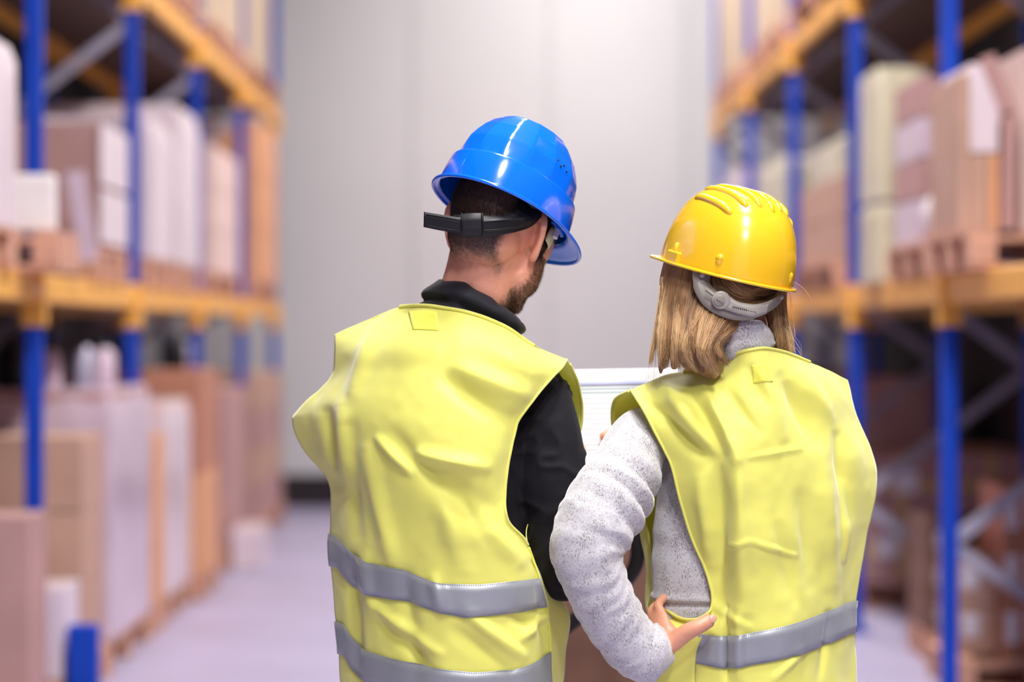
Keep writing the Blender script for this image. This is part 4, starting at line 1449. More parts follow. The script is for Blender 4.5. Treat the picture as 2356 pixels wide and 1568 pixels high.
# ======================================================== the woman
woman = empty('person', (.47, 4.52, 0), 'person with long blonde hair, yellow hard hat, grey sweater, yellow vest, hand on hip', 'person')
wh_R = basis(-33, (.13, .10, 1))
wh_O = W(1680, 655, 4.475)
WT = [W(1712, 800, 4.47), W(1712, 870, 4.49), W(1722, 1000, 4.50), W(1718, 1150, 4.50), W(1705, 1300, 4.50), W(1705, 1430, 4.50), W(1720, 1600, 4.50)]
w_ref = (-.25, .95, 0)
wsl, wsr = W(1478, 1000, 4.43), W(1885, 975, 4.58)
whL, whR = W(1640, 1620, 4.50), W(1805, 1620, 4.56)
wfL, wfR = np.array((.36, 4.46, 0)), np.array((.58, 4.56, 0))
LA = [W(1556, 960, 4.49), W(1472, 1005, 4.455), W(1436, 1090, 4.395), W(1385, 1180, 4.33), W(1352, 1262, 4.30), W(1374, 1345, 4.30), W(1420, 1435, 4.315),
      W(1468, 1497, 4.33), W(1516, 1508, 4.335)]
wr_w = W(1536, 1492, 4.340)
RA = [wsr, W(1800, 1180, 4.84), W(1475, 1002, 4.905)]
hg = head_geo(False)
# left hand on the waist: thumb to the back, fingers to the front
hy = W(1484, 1404, 4.425) - wr_w
hR = axes(hy, (-.55, -.80, -.05))
tl_ = [(W(*p) - wr_w) @ hR for p in ((1545, 1480, 4.335), (1578, 1455, 4.325), (1606, 1441, 4.322), (1636, 1424, 4.328))]
hand_wl = hand_geo(hR, wr_w, -1, (.75, .75, .75, .75), tl_, 1.0, .08, [.0175, .0160, .0145, .0130])
rR = axes((-1, -.08, .05), (0, 1, 0))
tr_ = [(W(*p) - RA[2]) @ rR for p in ((1455, 1015, 4.88), (1430, 1006, 4.83), (1402, 1000, 4.785), (1378, 1007, 4.775))]
hand_wr = hand_geo(rR, RA[2], 1, (.12, .12, .15, .2), tr_, .92, .08, [.015, .0150, .0140, .0125])
bw = [xf(hg, wh_R, wh_O), tube([W(1712, 850, 4.475), W(1706, 780, 4.47), W(1695, 710, 4.475)], [(.060, .058), (.052, .052), (.05, .055)], 20, (0, 1, 0), n=12),
      tube(WT, [(.052, .052), (.115, .075), (.135, .088), (.130, .088), (.120, .085), (.130, .09), (.13, .09)], 26, w_ref, n=30),
      tube([LA[0], LA[1], LA[3], LA[4], LA[6], LA[7], wr_w], [.05, .045, .04, .038, .032, .026, .0235], 16, n=40),
      tube([W(1800, 925, 4.53)] + RA, [.04, .038, .034, .024], 16, n=30), hand_wl, hand_wr]
bw += legs_geo(whL, whR, wfL + (0, 0, .05), wfR + (0, 0, .05), .92)
bw += [ell(wfL + (0, .05, .05), (.032, .07, .028)), ell(wfR + (0, .05, .05), (.032, .07, .028))]
wV, wF = fuse(join(*bw), .0036, 5, .5)
wbody = put('body', (wV, wF), M['skin_woman'], woman)
set_mask(wbody, np.zeros(len(wV)))
nl = axes(W(1640, 1422, 4.328) - W(1604, 1440, 4.322), (.1, -1, .2))
put('thumbnail', ell(W(1639, 1423, 4.3165), (.0070, .0085, .0020), nl, 16, 10), mat('fingernail', (.66, .36, .27), rough=.25, var=.03), woman)
for s in (-1, 1):
    e_ = put('eye', xf(ell((s * .0295, .0741, .004), .011), wh_R, wh_O), M['eye'], woman)
    put('iris', xf(ell((s * .0295, .083, .003), (.0055, .0025, .0055)), wh_R, wh_O), M['black_plastic'], e_)

# grey sweater
LR = [.036, .052, .066, .0735, .068, .058, .0545, .052, .048]
sw = [tube([WT[0] + (0, 0, -.01)] + WT[1:], [(.06, .06), (.135, .09), (.158, .100), (.174, .098), (.174, .098), (.170, .098), (.175, .100)], 30, w_ref, n=40),
      tube(LA, LR, 26, n=80),
      tube([W(1800, 925, 4.53), wsr, RA[0] * .5 + RA[1] * .5, RA[1], RA[1] * .4 + RA[2] * .6, RA[2] * 1.0], [.04, .052, .052, .050, .044, .034], 20, n=40)]
sV, sF = fuse(join(*sw), .0045, 6, .5)
N = vnormals(sV, sF)
# wrinkles across the left sleeve: rings along the arm axis, phase warped by noise
ax = catmull(LA, 120)
arc = np.concatenate([[0], np.cumsum(np.linalg.norm(np.diff(ax, axis=0), axis=1))])
cand = np.where((sV[:, 0] < W(1590, 0, 4.4)[0]) & (sV[:, 1] < 4.50))[0]
best = np.full(len(cand), 9.)
si = np.zeros(len(cand), int)
for k in range(120):
    d = np.linalg.norm(sV[cand] - ax[k], axis=1)
    m_ = d < best
    best[m_] = d[m_]
    si[m_] = k
on = best < .085
cand, si = cand[on], si[on]
s_ = arc[si] + noise3(sV[cand], 13, 4) * .014
tang = np.gradient(ax, axis=0)
tang /= np.linalg.norm(tang, axis=1, keepdims=True)
rel = sV[cand] - ax[si]
inner_side = smooth01(rel[:, 0], -.055, .05)
total = arc[-1]
e = np.exp(-((arc[si] - .40 * total) / .085) ** 2)
wave = np.cos(s_ / .046 * 2 * math.pi + .8)
dsp = (wave - np.maximum(0, -wave) ** 4 * .5) * (.0006 + .0080 * e * (.05 + .95 * inner_side)) * (.75 + .45 * noise3(sV[cand], 9, 9))
s2_ = arc[si] + noise3(sV[cand], 25, 14) * .02 + rel[:, 1] * .3
dsp += np.cos(s2_ / .030 * 2 * math.pi) * .0012 * (arc[si] > .5 * total)
dsp += noise3(sV[cand], 20, 2) * .0017
cuff = smooth01(arc[si], total - .045, total - .030)
sV[cand] += N[cand] * dsp[:, None]
sV[cand] += N[cand] * (np.exp(-((arc[si] - (total - .012)) / .012) ** 2) * .006)[:, None]
rest = np.ones(len(sV), bool)
rest[cand] = False
z = sV[rest][:, 2]
dz = noise3(sV[rest] * (1, 1, 2.2), 16, 3) * .004 + np.exp(-((z - W(0, 1376, 4.43)[2]) / .006) ** 2) * .005 - np.exp(-((z - W(0, 1388, 4.43)[2]) / .004) ** 2) * .007
sV[rest] += N[rest] * dz[:, None]
put('sweater', (sV, sF), M['heather'], woman, 'heather grey knitted sweater')
# turtleneck: a folded band round the neck
tt = [W(1648, 778, 4.43), W(1670, 755, 4.375), W(1712, 741, 4.358), W(1750, 742, 4.375), W(1772, 764, 4.43), W(1764, 775, 4.50), W(1715, 765, 4.535), W(1665, 770, 4.51)]
tb = [W(1648, 818, 4.43), W(1672, 822, 4.385), W(1715, 820, 4.366), W(1755, 816, 4.382), W(1775, 800, 4.43), W(1772, 815, 4.51), W(1712, 830, 4.555), W(1655, 830, 4.52)]
n_ = 100
At, Ab = catmull(tt, n_, True), catmull(tb, n_, True)
prof = [(.35, -.010), (.15, -.010), (.0, -.006), (-.06, .0), (0, .005), (.15, .008), (.32, .008), (.5, .007), (.7, .010), (.85, .008), (1.0, .004), (1.1, -.004)]
rows_ = []
cen = At.mean(0)
for k, o_ in prof:
    p = At * (1 - k) + Ab * k
    out = p - p.mean(0)
    out[:, 2] = 0
    out /= np.linalg.norm(out, axis=1, keepdims=True)
    rows_.append(p + out * o_)
G = catmull(np.array(rows_).reshape(len(prof), -1), 44).reshape(44, n_, 3)
G = G + noise3(G.reshape(-1, 3) * (1, 1, 2), 34, 1).reshape(44, n_)[:, :, None] * .0022
put('turtleneck', (G.reshape(-1, 3), grid_faces(44, n_, True)), M['heather'], woman, 'heather grey folded collar')

# vest of the woman
B = [
    [(1452, 897, 4.46), (1535, 862, 4.46), (1625, 845, 4.44), (1715, 808, 4.352), (1785, 806, 4.378), (1880, 842, 4.47), (1950, 874, 4.52)],
    [(1474, 932, 4.40), (1555, 905, 4.375), (1640, 890, 4.355), (1728, 872, 4.338), (1810, 872, 4.362), (1900, 888, 4.435), (1964, 925, 4.515)],
    [(1503, 985, 4.385), (1578, 975, 4.345), (1662, 965, 4.325), (1742, 958, 4.325), (1825, 958, 4.36), (1918, 968, 4.43), (1982, 975, 4.525)],
    [(1543, 1065, 4.375), (1608, 1055, 4.34), (1684, 1050, 4.315), (1760, 1048, 4.32), (1845, 1048, 4.355), (1938, 1050, 4.43), (2016, 1055, 4.53)],
    [(1562, 1130, 4.375), (1622, 1128, 4.34), (1692, 1125, 4.315), (1768, 1125, 4.32), (1850, 1125, 4.36), (1938, 1125, 4.435), (2018, 1120, 4.53)],
    [(1591, 1235, 4.385), (1645, 1235, 4.35), (1708, 1235, 4.325), (1780, 1235, 4.33), (1856, 1235, 4.37), (1930, 1235, 4.44), (1998, 1225, 4.525)],
    [(1620, 1305, 4.385), (1666, 1310, 4.355), (1724, 1312, 4.335), (1788, 1312, 4.34), (1856, 1312, 4.375), (1924, 1310, 4.44), (1981, 1300, 4.52)],
    [(1638, 1395, 4.38), (1680, 1398, 4.355), (1735, 1400, 4.34), (1796, 1400, 4.345), (1858, 1400, 4.38), (1920, 1398, 4.44), (1968, 1390, 4.515)],
    [(1612, 1445, 4.374), (1668, 1450, 4.355), (1730, 1452, 4.34), (1795, 1452, 4.345), (1858, 1450, 4.38), (1920, 1448, 4.44), (1968, 1440, 4.515)],
    [(1600, 1510, 4.385), (1662, 1515, 4.36), (1728, 1518, 4.345), (1795, 1518, 4.35), (1860, 1516, 4.385), (1922, 1512, 4.44), (1969, 1505, 4.515)],
    [(1596, 1640, 4.39), (1660, 1640, 4.36), (1728, 1640, 4.345), (1796, 1640, 4.35), (1862, 1640, 4.385), (1926, 1640, 4.44), (1972, 1640, 4.515)],
    [(1592, 1780, 4.39), (1658, 1780, 4.36), (1728, 1780, 4.345), (1798, 1780, 4.35), (1866, 1780, 4.385), (1930, 1780, 4.44), (1976, 1780, 4.515)],
]
WB = surf([[W(*p) for p in r] for r in B], 110, 170)
w_folds = pf([
    (1500, 930, 1620, 1050, 18, -.010), (1540, 900, 1620, 1010, 16, .008), (1590, 905, 1660, 1040, 14, -.006), (1625, 895, 1690, 1050, 16, .008),
    (1690, 1020, 1715, 1400, 22, .010), (1645, 1060, 1660, 1400, 20, -.009), (1610, 1100, 1640, 1300, 16, .005), (1670, 900, 1740, 990, 14, -.005),
    (1815, 870, 1880, 1010, 22, -.010), (1860, 870, 1920, 960, 22, .006), (1760, 870, 1800, 1000, 18, .005), (1725, 850, 1760, 930, 12, -.005),
    (1945, 1010, 1965, 1200, 14, -.007), (1960, 1120, 1962, 1300, 8, .005), (1900, 1050, 1930, 1350, 20, .005), (1850, 1150, 1870, 1350, 18, -.004),
    (1672, 1255, 1715, 1238, 5, .003), (1715, 1238, 1830, 1278, 5, .003), (1720, 1050, 1850, 1030, 6, .002), (1640, 1395, 1720, 1440, 10, .004),
    (1780, 1190, 1830, 1380, 18, -.004), (1672, 1400, 1672, 1560, 7, -.006), (1700, 1400, 1700, 1560, 12, .005), (1640, 1470, 1600, 1500, 8, -.004),
    (1780, 1560, 1850, 1500, 8, .004), (1920, 1420, 1900, 1560, 9, -.004),
], 4.35)
WB = seg_fold(WB, w_folds)
WB = WB + grid_normals(WB) * (noise3(WB.reshape(-1, 3), 15, 5).reshape(WB.shape[:2])[:, :, None] * .004 + noise3(WB.reshape(-1, 3), 48, 3).reshape(WB.shape[:2])[:, :, None] * .0009)
FR = [
    [(1452, 897, 4.46), (1535, 866, 4.48), (1640, 862, 4.53), (1715, 880, 4.60), (1775, 850, 4.56), (1880, 846, 4.52), (1950, 874, 4.52)],
    [(1413, 922, 4.53), (1495, 915, 4.60), (1600, 910, 4.68), (1715, 910, 4.70), (1800, 910, 4.66), (1890, 910, 4.62), (1955, 925, 4.57)],
    [(1411, 985, 4.57), (1485, 985, 4.65), (1590, 985, 4.72), (1715, 985, 4.74), (1810, 985, 4.72), (1895, 985, 4.68), (1960, 985, 4.62)],
    [(1440, 1065, 4.57), (1470, 1065, 4.65), (1580, 1065, 4.72), (1715, 1065, 4.74), (1815, 1065, 4.72), (1905, 1065, 4.69), (1970, 1065, 4.64)],
    [(1464, 1130, 4.56), (1458, 1130, 4.63), (1560, 1130, 4.72), (1715, 1130, 4.74), (1820, 1130, 4.72), (1905, 1130, 4.68), (1980, 1130, 4.62)],
    [(1493, 1235, 4.53), (1476, 1235, 4.59), (1550, 1235, 4.70), (1715, 1235, 4.74), (1825, 1235, 4.72), (1910, 1235, 4.67), (1990, 1225, 4.58)],
    [(1502, 1305, 4.50), (1488, 1305, 4.56), (1550, 1310, 4.68), (1715, 1312, 4.73), (1825, 1312, 4.71), (1910, 1310, 4.65), (1981, 1300, 4.52)],
    [(1530, 1402, 4.43), (1484, 1385, 4.53), (1550, 1398, 4.67), (1715, 1400, 4.72), (1825, 1400, 4.70), (1905, 1398, 4.63), (1968, 1390, 4.515)],
    [(1612, 1447, 4.374), (1498, 1450, 4.425), (1560, 1452, 4.66), (1715, 1452, 4.71), (1825, 1450, 4.69), (1905, 1448, 4.62), (1968, 1440, 4.515)],
    [(1600, 1512, 4.38), (1492, 1515, 4.43), (1560, 1518, 4.66), (1715, 1518, 4.71), (1825, 1516, 4.69), (1905, 1512, 4.62), (1969, 1505, 4.515)],
    [(1596, 1640, 4.385), (1470, 1640, 4.45), (1555, 1640, 4.66), (1715, 1640, 4.71), (1826, 1640, 4.69), (1910, 1640, 4.62), (1972, 1640, 4.515)],
    [(1592, 1780, 4.39), (1455, 1780, 4.50), (1555, 1780, 4.66), (1715, 1780, 4.71), (1828, 1780, 4.69), (1915, 1780, 4.62), (1976, 1780, 4.515)],
]
WF = surf([[W(*p) for p in r] for r in FR], 90, 170)
wvest = vest(WB, WF, woman, 'bright yellow sleeveless vest with a grey reflective band')
jb = 110
edge_l = [WB[j, 0] for j in range(0, jb, 3)] + [W(1628, 1410, 4.375), W(1600, 1424, 4.378), W(1562, 1420, 4.40)] + [WF[j, 0] for j in range(jb - 4, 0, -4)]
binding('armhole_binding', edge_l, .0029, M['vest'], wvest, 300)
binding('neck_binding', WB[0, 26:88] + (0, -.001, .0005), .0030, M['vest'], wvest, 100)
T1 = [(1480, 1440), (1550, 1452), (1600, 1458), (1668, 1462), (1740, 1448), (1850, 1428), (1920, 1412), (1970, 1402)]
B1 = [(1480, 1515), (1545, 1521), (1600, 1528), (1668, 1538), (1740, 1524), (1850, 1505), (1920, 1490), (1970, 1478)]
st3, s4 = add_strip(WB, T1, B1, 4.36, wvest, 'grey reflective band')
st4, s5 = add_strip(WF, T1, B1, 4.50, wvest, 'grey reflective band on the front')
stf, _s = join(st3), None
put('stitching', join(st3, add_strip(WF[:, :28], T1, B1, 4.45, wvest, 'grey reflective band at the side')[0]), M['stitch'], wvest)['kind'] = 'stuff'
patch(WB, 56, 66, 8, 18, wvest)
tg = legs_geo(whL, whR, wfL + (0, 0, .03), wfR + (0, 0, .03), .92, .012)
tg.append(tube([WT[5] + (0, 0, -.04), WT[6]], [(.15, .10), (.155, .105)], 28, w_ref, n=6))
tV, tF = fuse(join(*tg), .008, 5)
put('trousers', (tV + vnormals(tV, tF) * (noise3(tV, 20) * .004)[:, None], tF), M['trousers'], woman)
shoe(wfL, -15, M['leather'], woman)
shoe(wfR, 5, M['leather'], woman)

# hair: guide curves from under the helmet to the tips
GU = [
    [(1560, 560, 4.40), (1530, 610, 4.42), (1517, 680, 4.42), (1509, 770, 4.42), (1501, 860, 4.41)],
    [(1575, 565, 4.37), (1548, 620, 4.38), (1538, 700, 4.375), (1530, 790, 4.38), (1522, 858, 4.385)],
    [(1595, 570, 4.35), (1572, 630, 4.355), (1560, 710, 4.35), (1552, 790, 4.35), (1555, 850, 4.36)],
    [(1620, 580, 4.33), (1598, 650, 4.335), (1586, 730, 4.325), (1578, 800, 4.325), (1590, 852, 4.345)],
    [(1648, 590, 4.325), (1625, 660, 4.325), (1606, 740, 4.31), (1600, 810, 4.31), (1628, 862, 4.33)],
    [(1685, 600, 4.32), (1660, 680, 4.32), (1630, 750, 4.305), (1618, 810, 4.30), (1648, 868, 4.325)],
    [(1725, 605, 4.33), (1700, 690, 4.325), (1662, 750, 4.31), (1635, 800, 4.305), (1660, 856, 4.33)],
    [(1765, 610, 4.355), (1745, 695, 4.35), (1700, 740, 4.34), (1655, 785, 4.33), (1668, 835, 4.345)],
]
GU2 = [
    [(1770, 610, 4.38), (1775, 690, 4.385), (1785, 745, 4.395), (1792, 790, 4.41), (1796, 822, 4.425)],
    [(1800, 620, 4.40), (1800, 690, 4.41), (1804, 745, 4.42), (1810, 790, 4.43), (1814, 832, 4.44)],
    [(1815, 620, 4.44), (1808, 690, 4.45), (1810, 745, 4.455), (1816, 790, 4.46), (1819, 830, 4.465)],
]


def hy_(g):
    return [(x, y, Y + .045 * (1 - float(smooth01(np.array(y), 690, 800)))) for x, y, Y in g]


GU, GU2 = [hy_(g) for g in GU], [hy_(g) for g in GU2]


def hair_sheet(guides, n, nl, locks, width=.0005, seed=0, lift=.012, frizz=.0015):
    r = np.random.default_rng(seed)
    Gw = np.array([[W(*p) for p in g] for g in guides])           # g, k, 3
    nk = 10
    along = np.stack([catmull(g, nk) for g in Gw])                # g, nk, 3
    ng = len(along)
    lk_u = np.sort(r.random(locks)) * (ng - 1)
    lk_tone = r.random(locks)
    lk_curl = r.normal(size=(locks, 3)) * np.array((.011, .006, .006))
    which = r.integers(0, locks, n)
    spread = r.normal(size=n) * (ng - 1) / locks * .75
    u0 = np.clip(lk_u[which] + spread, 0, ng - 1.001)
    i = u0.astype(int)
    f = (u0 - i)[:, None, None]
    base = along[i] * (1 - f) + along[i + 1] * f                  # n, nk, 3
    ul = np.clip(lk_u[which], 0, ng - 1.001)
    il = ul.astype(int)
    fl = (ul - il)[:, None, None]
    lock = along[il] * (1 - fl) + along[il + 1] * fl
    t = np.linspace(0, 1, nk)[None, :, None]
    clump = smooth01(t, .25, 1.0) * .72
    base = base * (1 - clump) + lock * clump
    base = base + lk_curl[which][:, None, :] * np.sin(t * 5 + which[:, None, None] * 1.7) * t ** 1.2
    depth = r.random(n)[:, None, None]
    base[:, :, 1:2] += (depth ** 1.5) * lift * (1 - .4 * t) - (lk_tone[which][:, None, None] - .5) * .010 * t
    base = base + r.normal(size=(n, 1, 3)) * .0012 + np.cumsum(r.normal(size=(n, nk, 3)), 1) * frizz * .35
    # tips of unequal length
    cut = (.85 + .09 * r.random(locks)[which] + .06 * r.random(n))[:, None]
    T = np.linspace(0, 1, nk)[None, :] * cut
    out = np.empty_like(base)
    idx = T * (nk - 1)
    a = np.clip(idx.astype(int), 0, nk - 2)
    fr = (idx - a)[:, :, None]
    rr = np.arange(n)[:, None]
    out = base[rr, a] * (1 - fr) + base[rr, a + 1] * fr
    d = np.gradient(out, axis=1)
    d /= np.linalg.norm(d, axis=2, keepdims=True) + 1e-12
    s = np.cross(d, r.normal(size=(n, 1, 3)))
    s /= np.linalg.norm(s, axis=2, keepdims=True) + 1e-9
    s2 = np.cross(d, s)
    w = (width * (1 - .75 * np.linspace(0, 1, nk) ** 2))[None, :, None]
    ring = np.stack([out + s * w, out + (-s * .5 + s2 * .866) * w, out + (-s * .5 - s2 * .866) * w], 2)   # n, nk, 3, 3
    V = ring.reshape(-1, 3)
    b = (np.arange(n) * nk * 3)[:, None, None] + (np.arange(nk - 1) * 3)[None, :, None]
    q = []
    for k in range(3):
        k2 = (k + 1) % 3
        q.append(np.stack([b + k, b + k2, b + 3 + k2, b + 3 + k], 3).reshape(-1, 4))
    Fc = np.concatenate(q)
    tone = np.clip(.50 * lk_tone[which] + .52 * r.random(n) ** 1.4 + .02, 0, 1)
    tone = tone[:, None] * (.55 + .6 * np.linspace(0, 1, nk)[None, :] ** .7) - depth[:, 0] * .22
    tone = np.repeat(np.clip(tone, 0, 1)[:, :, None], 3, 2).reshape(-1)
    return V, Fc, tone


v1, f1, t1 = hair_sheet(GU, 9000, 10, 34, .00036, 1)
v2, f2, t2 = hair_sheet(GU2, 2200, 10, 9, .00036, 2, .02)
# strands pulled back sideways under the strap
GU3 = [[(1640, 640, 4.335), (1650, 680, 4.325), (1690, 705, 4.325), (1740, 700, 4.34), (1790, 670, 4.39)],
       [(1660, 620, 4.33), (1690, 650, 4.32), (1725, 670, 4.325), (1760, 665, 4.345), (1795, 650, 4.39)],
       [(1700, 615, 4.33), (1725, 635, 4.325), (1750, 645, 4.33), (1775, 642, 4.35), (1800, 635, 4.39)]]
GU3 = [[(x, y, Y + .022) for x, y, Y in g] for g in GU3]
v3, f3, t3 = hair_sheet(GU3, 2600, 10, 16, .00034, 3, .006, .0008)
V = np.concatenate([v1, v2, v3])
Fh = f1.tolist() + (f2 + len(v1)).tolist() + (f3 + len(v1) + len(v2)).tolist()
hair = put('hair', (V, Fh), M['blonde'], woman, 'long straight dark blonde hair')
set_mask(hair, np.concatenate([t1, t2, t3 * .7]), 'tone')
# the mass of hair below the loose strands
mass = [ell(wh_O + wh_R @ np.array((0, -.012, .03)), (.086, .104, .092), wh_R, 32, 20)]
for g, r_ in ((GU[1], .016), (GU[2], .018), (GU[3], .022), (GU[4], .024), (GU[5], .024), (GU[6], .022), (GU[7], .018), (GU2[0], .012), (GU2[1], .010)):
    P_ = [W(*p) + (0, r_ + .010, 0) for p in g]
    mass.append(tube(P_, [r_ * 1.2, r_ * 1.2, r_ * 1.1, r_ * .8, r_ * .35], 14, n=20))
mass.append(ell(W(1690, 680, 4.415), (.080, .05, .036)))
mV, mF = fuse(join(*mass), .005, 5, .5)
N = vnormals(mV, mF)
mV = mV + N * (noise3(mV * (1, 1, .25), 110) * .0015)[:, None]
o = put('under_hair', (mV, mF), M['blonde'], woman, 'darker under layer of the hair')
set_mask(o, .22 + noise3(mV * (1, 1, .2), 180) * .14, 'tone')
# fly-away hairs on the right
fly = []
for k in range(26):
    r = random.Random(k)
    a = W(r.uniform(1795, 1815), r.uniform(640, 800), 4.43)
    pts = [a]
    dx, dz = r.uniform(.008, .03), -r.uniform(.01, .03)
    for j in range(5):
        a = a + np.array((dx * .5 + r.uniform(-.003, .003), r.uniform(-.004, .006), dz * .6))
        dx *= r.uniform(.2, .9)
        pts.append(a)
    fly.append(tube(pts, .00022, 3, n=14))
for k in range(16):
    r = random.Random(100 + k)
    a = W(r.uniform(1516, 1526), r.uniform(620, 700), 4.42)
    pts = [a]
    dx, dz = -r.uniform(.002, .012), -r.uniform(.02, .04)
    for j in range(5):
        a = a + np.array((dx * .4 + r.uniform(-.002, .002), r.uniform(-.004, .006), dz))
        pts.append(a)
    fly.append(tube(pts, .00022, 3, n=12))
gv, gf = join(*fly)
o = put('loose_hairs', (gv, gf), M['blonde'], woman)
set_mask(o, np.full(len(gv), .9), 'tone')

# ------------------------------------------------------------------ hard hats
def shell_grid(prof, ax_, ay, nt, exps=2.0, facet=None, inner=False):
    """rings of the shell: prof (scale, z); exps: squareness in plan; facet: number of flats per ring above a height"""
    rows_ = []
    for s, z in prof:
        ring = []
        for i in range(nt):
            a = 2 * math.pi * i / nt
            c, d = math.cos(a), math.sin(a)
            x = ax_ * s * np.sign(c) * abs(c) ** (2 / exps)
            y = ay * s * np.sign(d) * abs(d) ** (2 / exps)
            if facet and z > facet[1]:
                k = 2 * math.pi / facet[0]
                off = (a + facet[2]) % k - k / 2
                fl = math.cos(k / 2) / math.cos(off)
                w_ = smooth01(np.array(z), facet[1], facet[1] + .004)
                fl = 1 * (1 - w_) + (1 + (fl - 1) * .85 + .012) * w_
                x, y = x * fl, y * fl
            ring.append((x, y, z))
        rows_.append(ring)
    return np.array(rows_)


def brim_geo(ax_, ay, nt, w0, vis, drop, th, vw=52):
    """flange round the foot of the shell with the peak at the front"""
    A = np.linspace(0, 2 * math.pi, nt, endpoint=False)
    prof_u = [0, .35, .75, .95, 1.0, .95, .7, .3, 0]
    G = []
    for k, u in enumerate(prof_u):
        ring = []
        for a in A:
            da = abs((a - math.pi / 2 + math.pi) % (2 * math.pi) - math.pi)
            v = math.exp(-(da / math.radians(vw)) ** 4)
            w = w0 + vis * v
            x, y = math.cos(a), math.sin(a)
            nrm = np.array((x / ax_, y / ay))
            nrm /= np.linalg.norm(nrm)
            nrm = nrm * (1 - v * .55) + np.array((0, 1)) * v * .55
            z = -drop * u ** 1.3 * (.35 + .65 * v)
            edge = th / 2 * (1 if k < 4 else (-1 if k > 4 else 0))
            ring.append((ax_ * x * .995 + nrm[0] * w * u, ay * y * .995 + nrm[1] * w * u, z + edge))
        G.append(ring)
    G.append(G[0])
    G = np.array(G)
    return G.reshape(-1, 3), grid_faces(len(G), nt, True)


def make_shell(name, outer, th, m, parent, R, t, label=None):
    nt = outer.shape[1]
    inner = outer.copy()
    cen = outer.mean(1, keepdims=True)
    rad = outer - cen
    rad[:, :, 2] = 0
    ln = np.linalg.norm(rad, axis=2, keepdims=True)
    inner = outer - rad / np.maximum(ln, 1e-6) * np.minimum(th, ln * .9)
    inner[:, :, 2] -= th * np.linspace(0, 1, len(outer))[:, None]
    inner[0, :, 2] = outer[0, :, 2]
    G = np.concatenate([inner[::-1], outer])
    n = len(G)
    Fc = grid_faces(n, nt, True)
    Fc.append(tuple(range((n - 1) * nt, n * nt)))
    Fc.append(tuple(range(nt))[::-1])
    return put(name, xf((G.reshape(-1, 3), Fc), R, t), m, parent, label)


# --- blue
bR = basis(44, (.40, .29, 1))
bT = W(1157, 484, 4.49)
bh = empty('hard_hat', tuple(bT), 'glossy blue hard hat with black strap on the bearded person', 'hard hat')


def dense(prof, k, crease=()):
    out = []
    for (a, b) in zip(prof, prof[1:]):
        for t in np.linspace(0, 1, k, endpoint=False):
            out.append((a[0] * (1 - t) + b[0] * t, a[1] * (1 - t) + b[1] * t))
    out.append(prof[-1])
    return out


low = [(1.0, -.002), (.998, .010), (.985, .030), (.960, .050), (.952, .0535), (.938, .0555), (.915, .0565)]
G = shell_grid(low + [(.90, .058)], .116, .138, 144, 2.15)
up_prof = [(.905, .0575), (.900, .060), (.885, .075), (.862, .0905), (.858, .0925), (.800, .108), (.735, .1215), (.729, .1235), (.62, .140), (.505, .1515), (.497, .153),
           (.33, .1605), (.20, .1640), (.19, .1645), (.0001, .1655)]
G2 = shell_grid(up_prof, .116, .138, 144, 2.1, (14, .058, .13))
outer = np.concatenate([G[:-1], G2]) * (1, 1, 1.06)
sh = make_shell('shell', outer, .003, M['blue_shell'], bh, bR, bT)
sharp(sh, 14)
put('brim', xf(brim_geo(.116, .138, 160, .011, .040, .014, .0042), bR, bT), M['blue_shell'], bh, 'blue rolled brim with short peak')
# rolled lip on the brim
lip = []
for a in np.linspace(0, 2 * math.pi, 120, endpoint=False):
    da = abs((a - math.pi / 2 + math.pi) % (2 * math.pi) - math.pi)
    v = math.exp(-(da / math.radians(52)) ** 4)
    w = .011 + .040 * v
    nrm = np.array((math.cos(a) / .116, math.sin(a) / .138))
    nrm /= np.linalg.norm(nrm)
    nrm = nrm * (1 - v * .55) + np.array((0, 1)) * v * .55
    lip.append((.116 * math.cos(a) * .995 + nrm[0] * w, .138 * math.sin(a) * .995 + nrm[1] * w, -.014 * (.35 + .65 * v) - .001))
put('brim_lip', xf(tube(lip, .0034, 10, closed=True), bR, bT), M['blue_shell'], bh)
for s in (1, -1):
    hg_ = []
    for k in range(4):
        zz, yy = .098 + .007 * (k % 2), .020 - k * .010
        sc_ = np.interp(zz / 1.06, [p[1] for p in up_prof], [p[0] for p in up_prof])
        hg_.append(ell((s * sc_ * .116 * math.sqrt(1 - (yy / (sc_ * .138)) ** 2), yy, zz), (.0022, .0020, .0018)))
    put('vent_holes', xf(join(*hg_), bR, bT), M['black_plastic'], bh)
put('crown_seam', xf(tube([(0, -.138, .001), (0, -.1375, .02), (0, -.133, .045)], .0008, 6, (1, 0, 0)), bR, bT), M['blue_shell'], bh)
# inner rib and clip seen under the right side
put('inner_rib', xf(join(*[box(.116 * math.sqrt(1 - ((.03 + k * .007) / .138) ** 2) - .013, .116 * math.sqrt(1 - ((.03 + k * .007) / .138) ** 2) - .006, .03 + k * .007, .033 + k * .007, -.004, .018) for k in range(9)]), bR, bT), M['blue_shell'], bh, smooth=False)
put('strap_clip', xf(box(.088, .098, .052, .066, -.022, .014, .003), bR, bT), M['galvanised'], bh, smooth=False)
put('sweatband', xf(tube([(.080, .055, -.014), (.070, .078, -.018), (.04, .098, -.018), (0, .106, -.018), (-.04, .098, -.018), (-.07, .078, -.018), (-.08, .055, -.014)],
                         [(.003, .016)] * 7, 12, (0, 0, 1), n=40), bR, bT), M['cream_foam'], bh, 'cream foam sweatband')
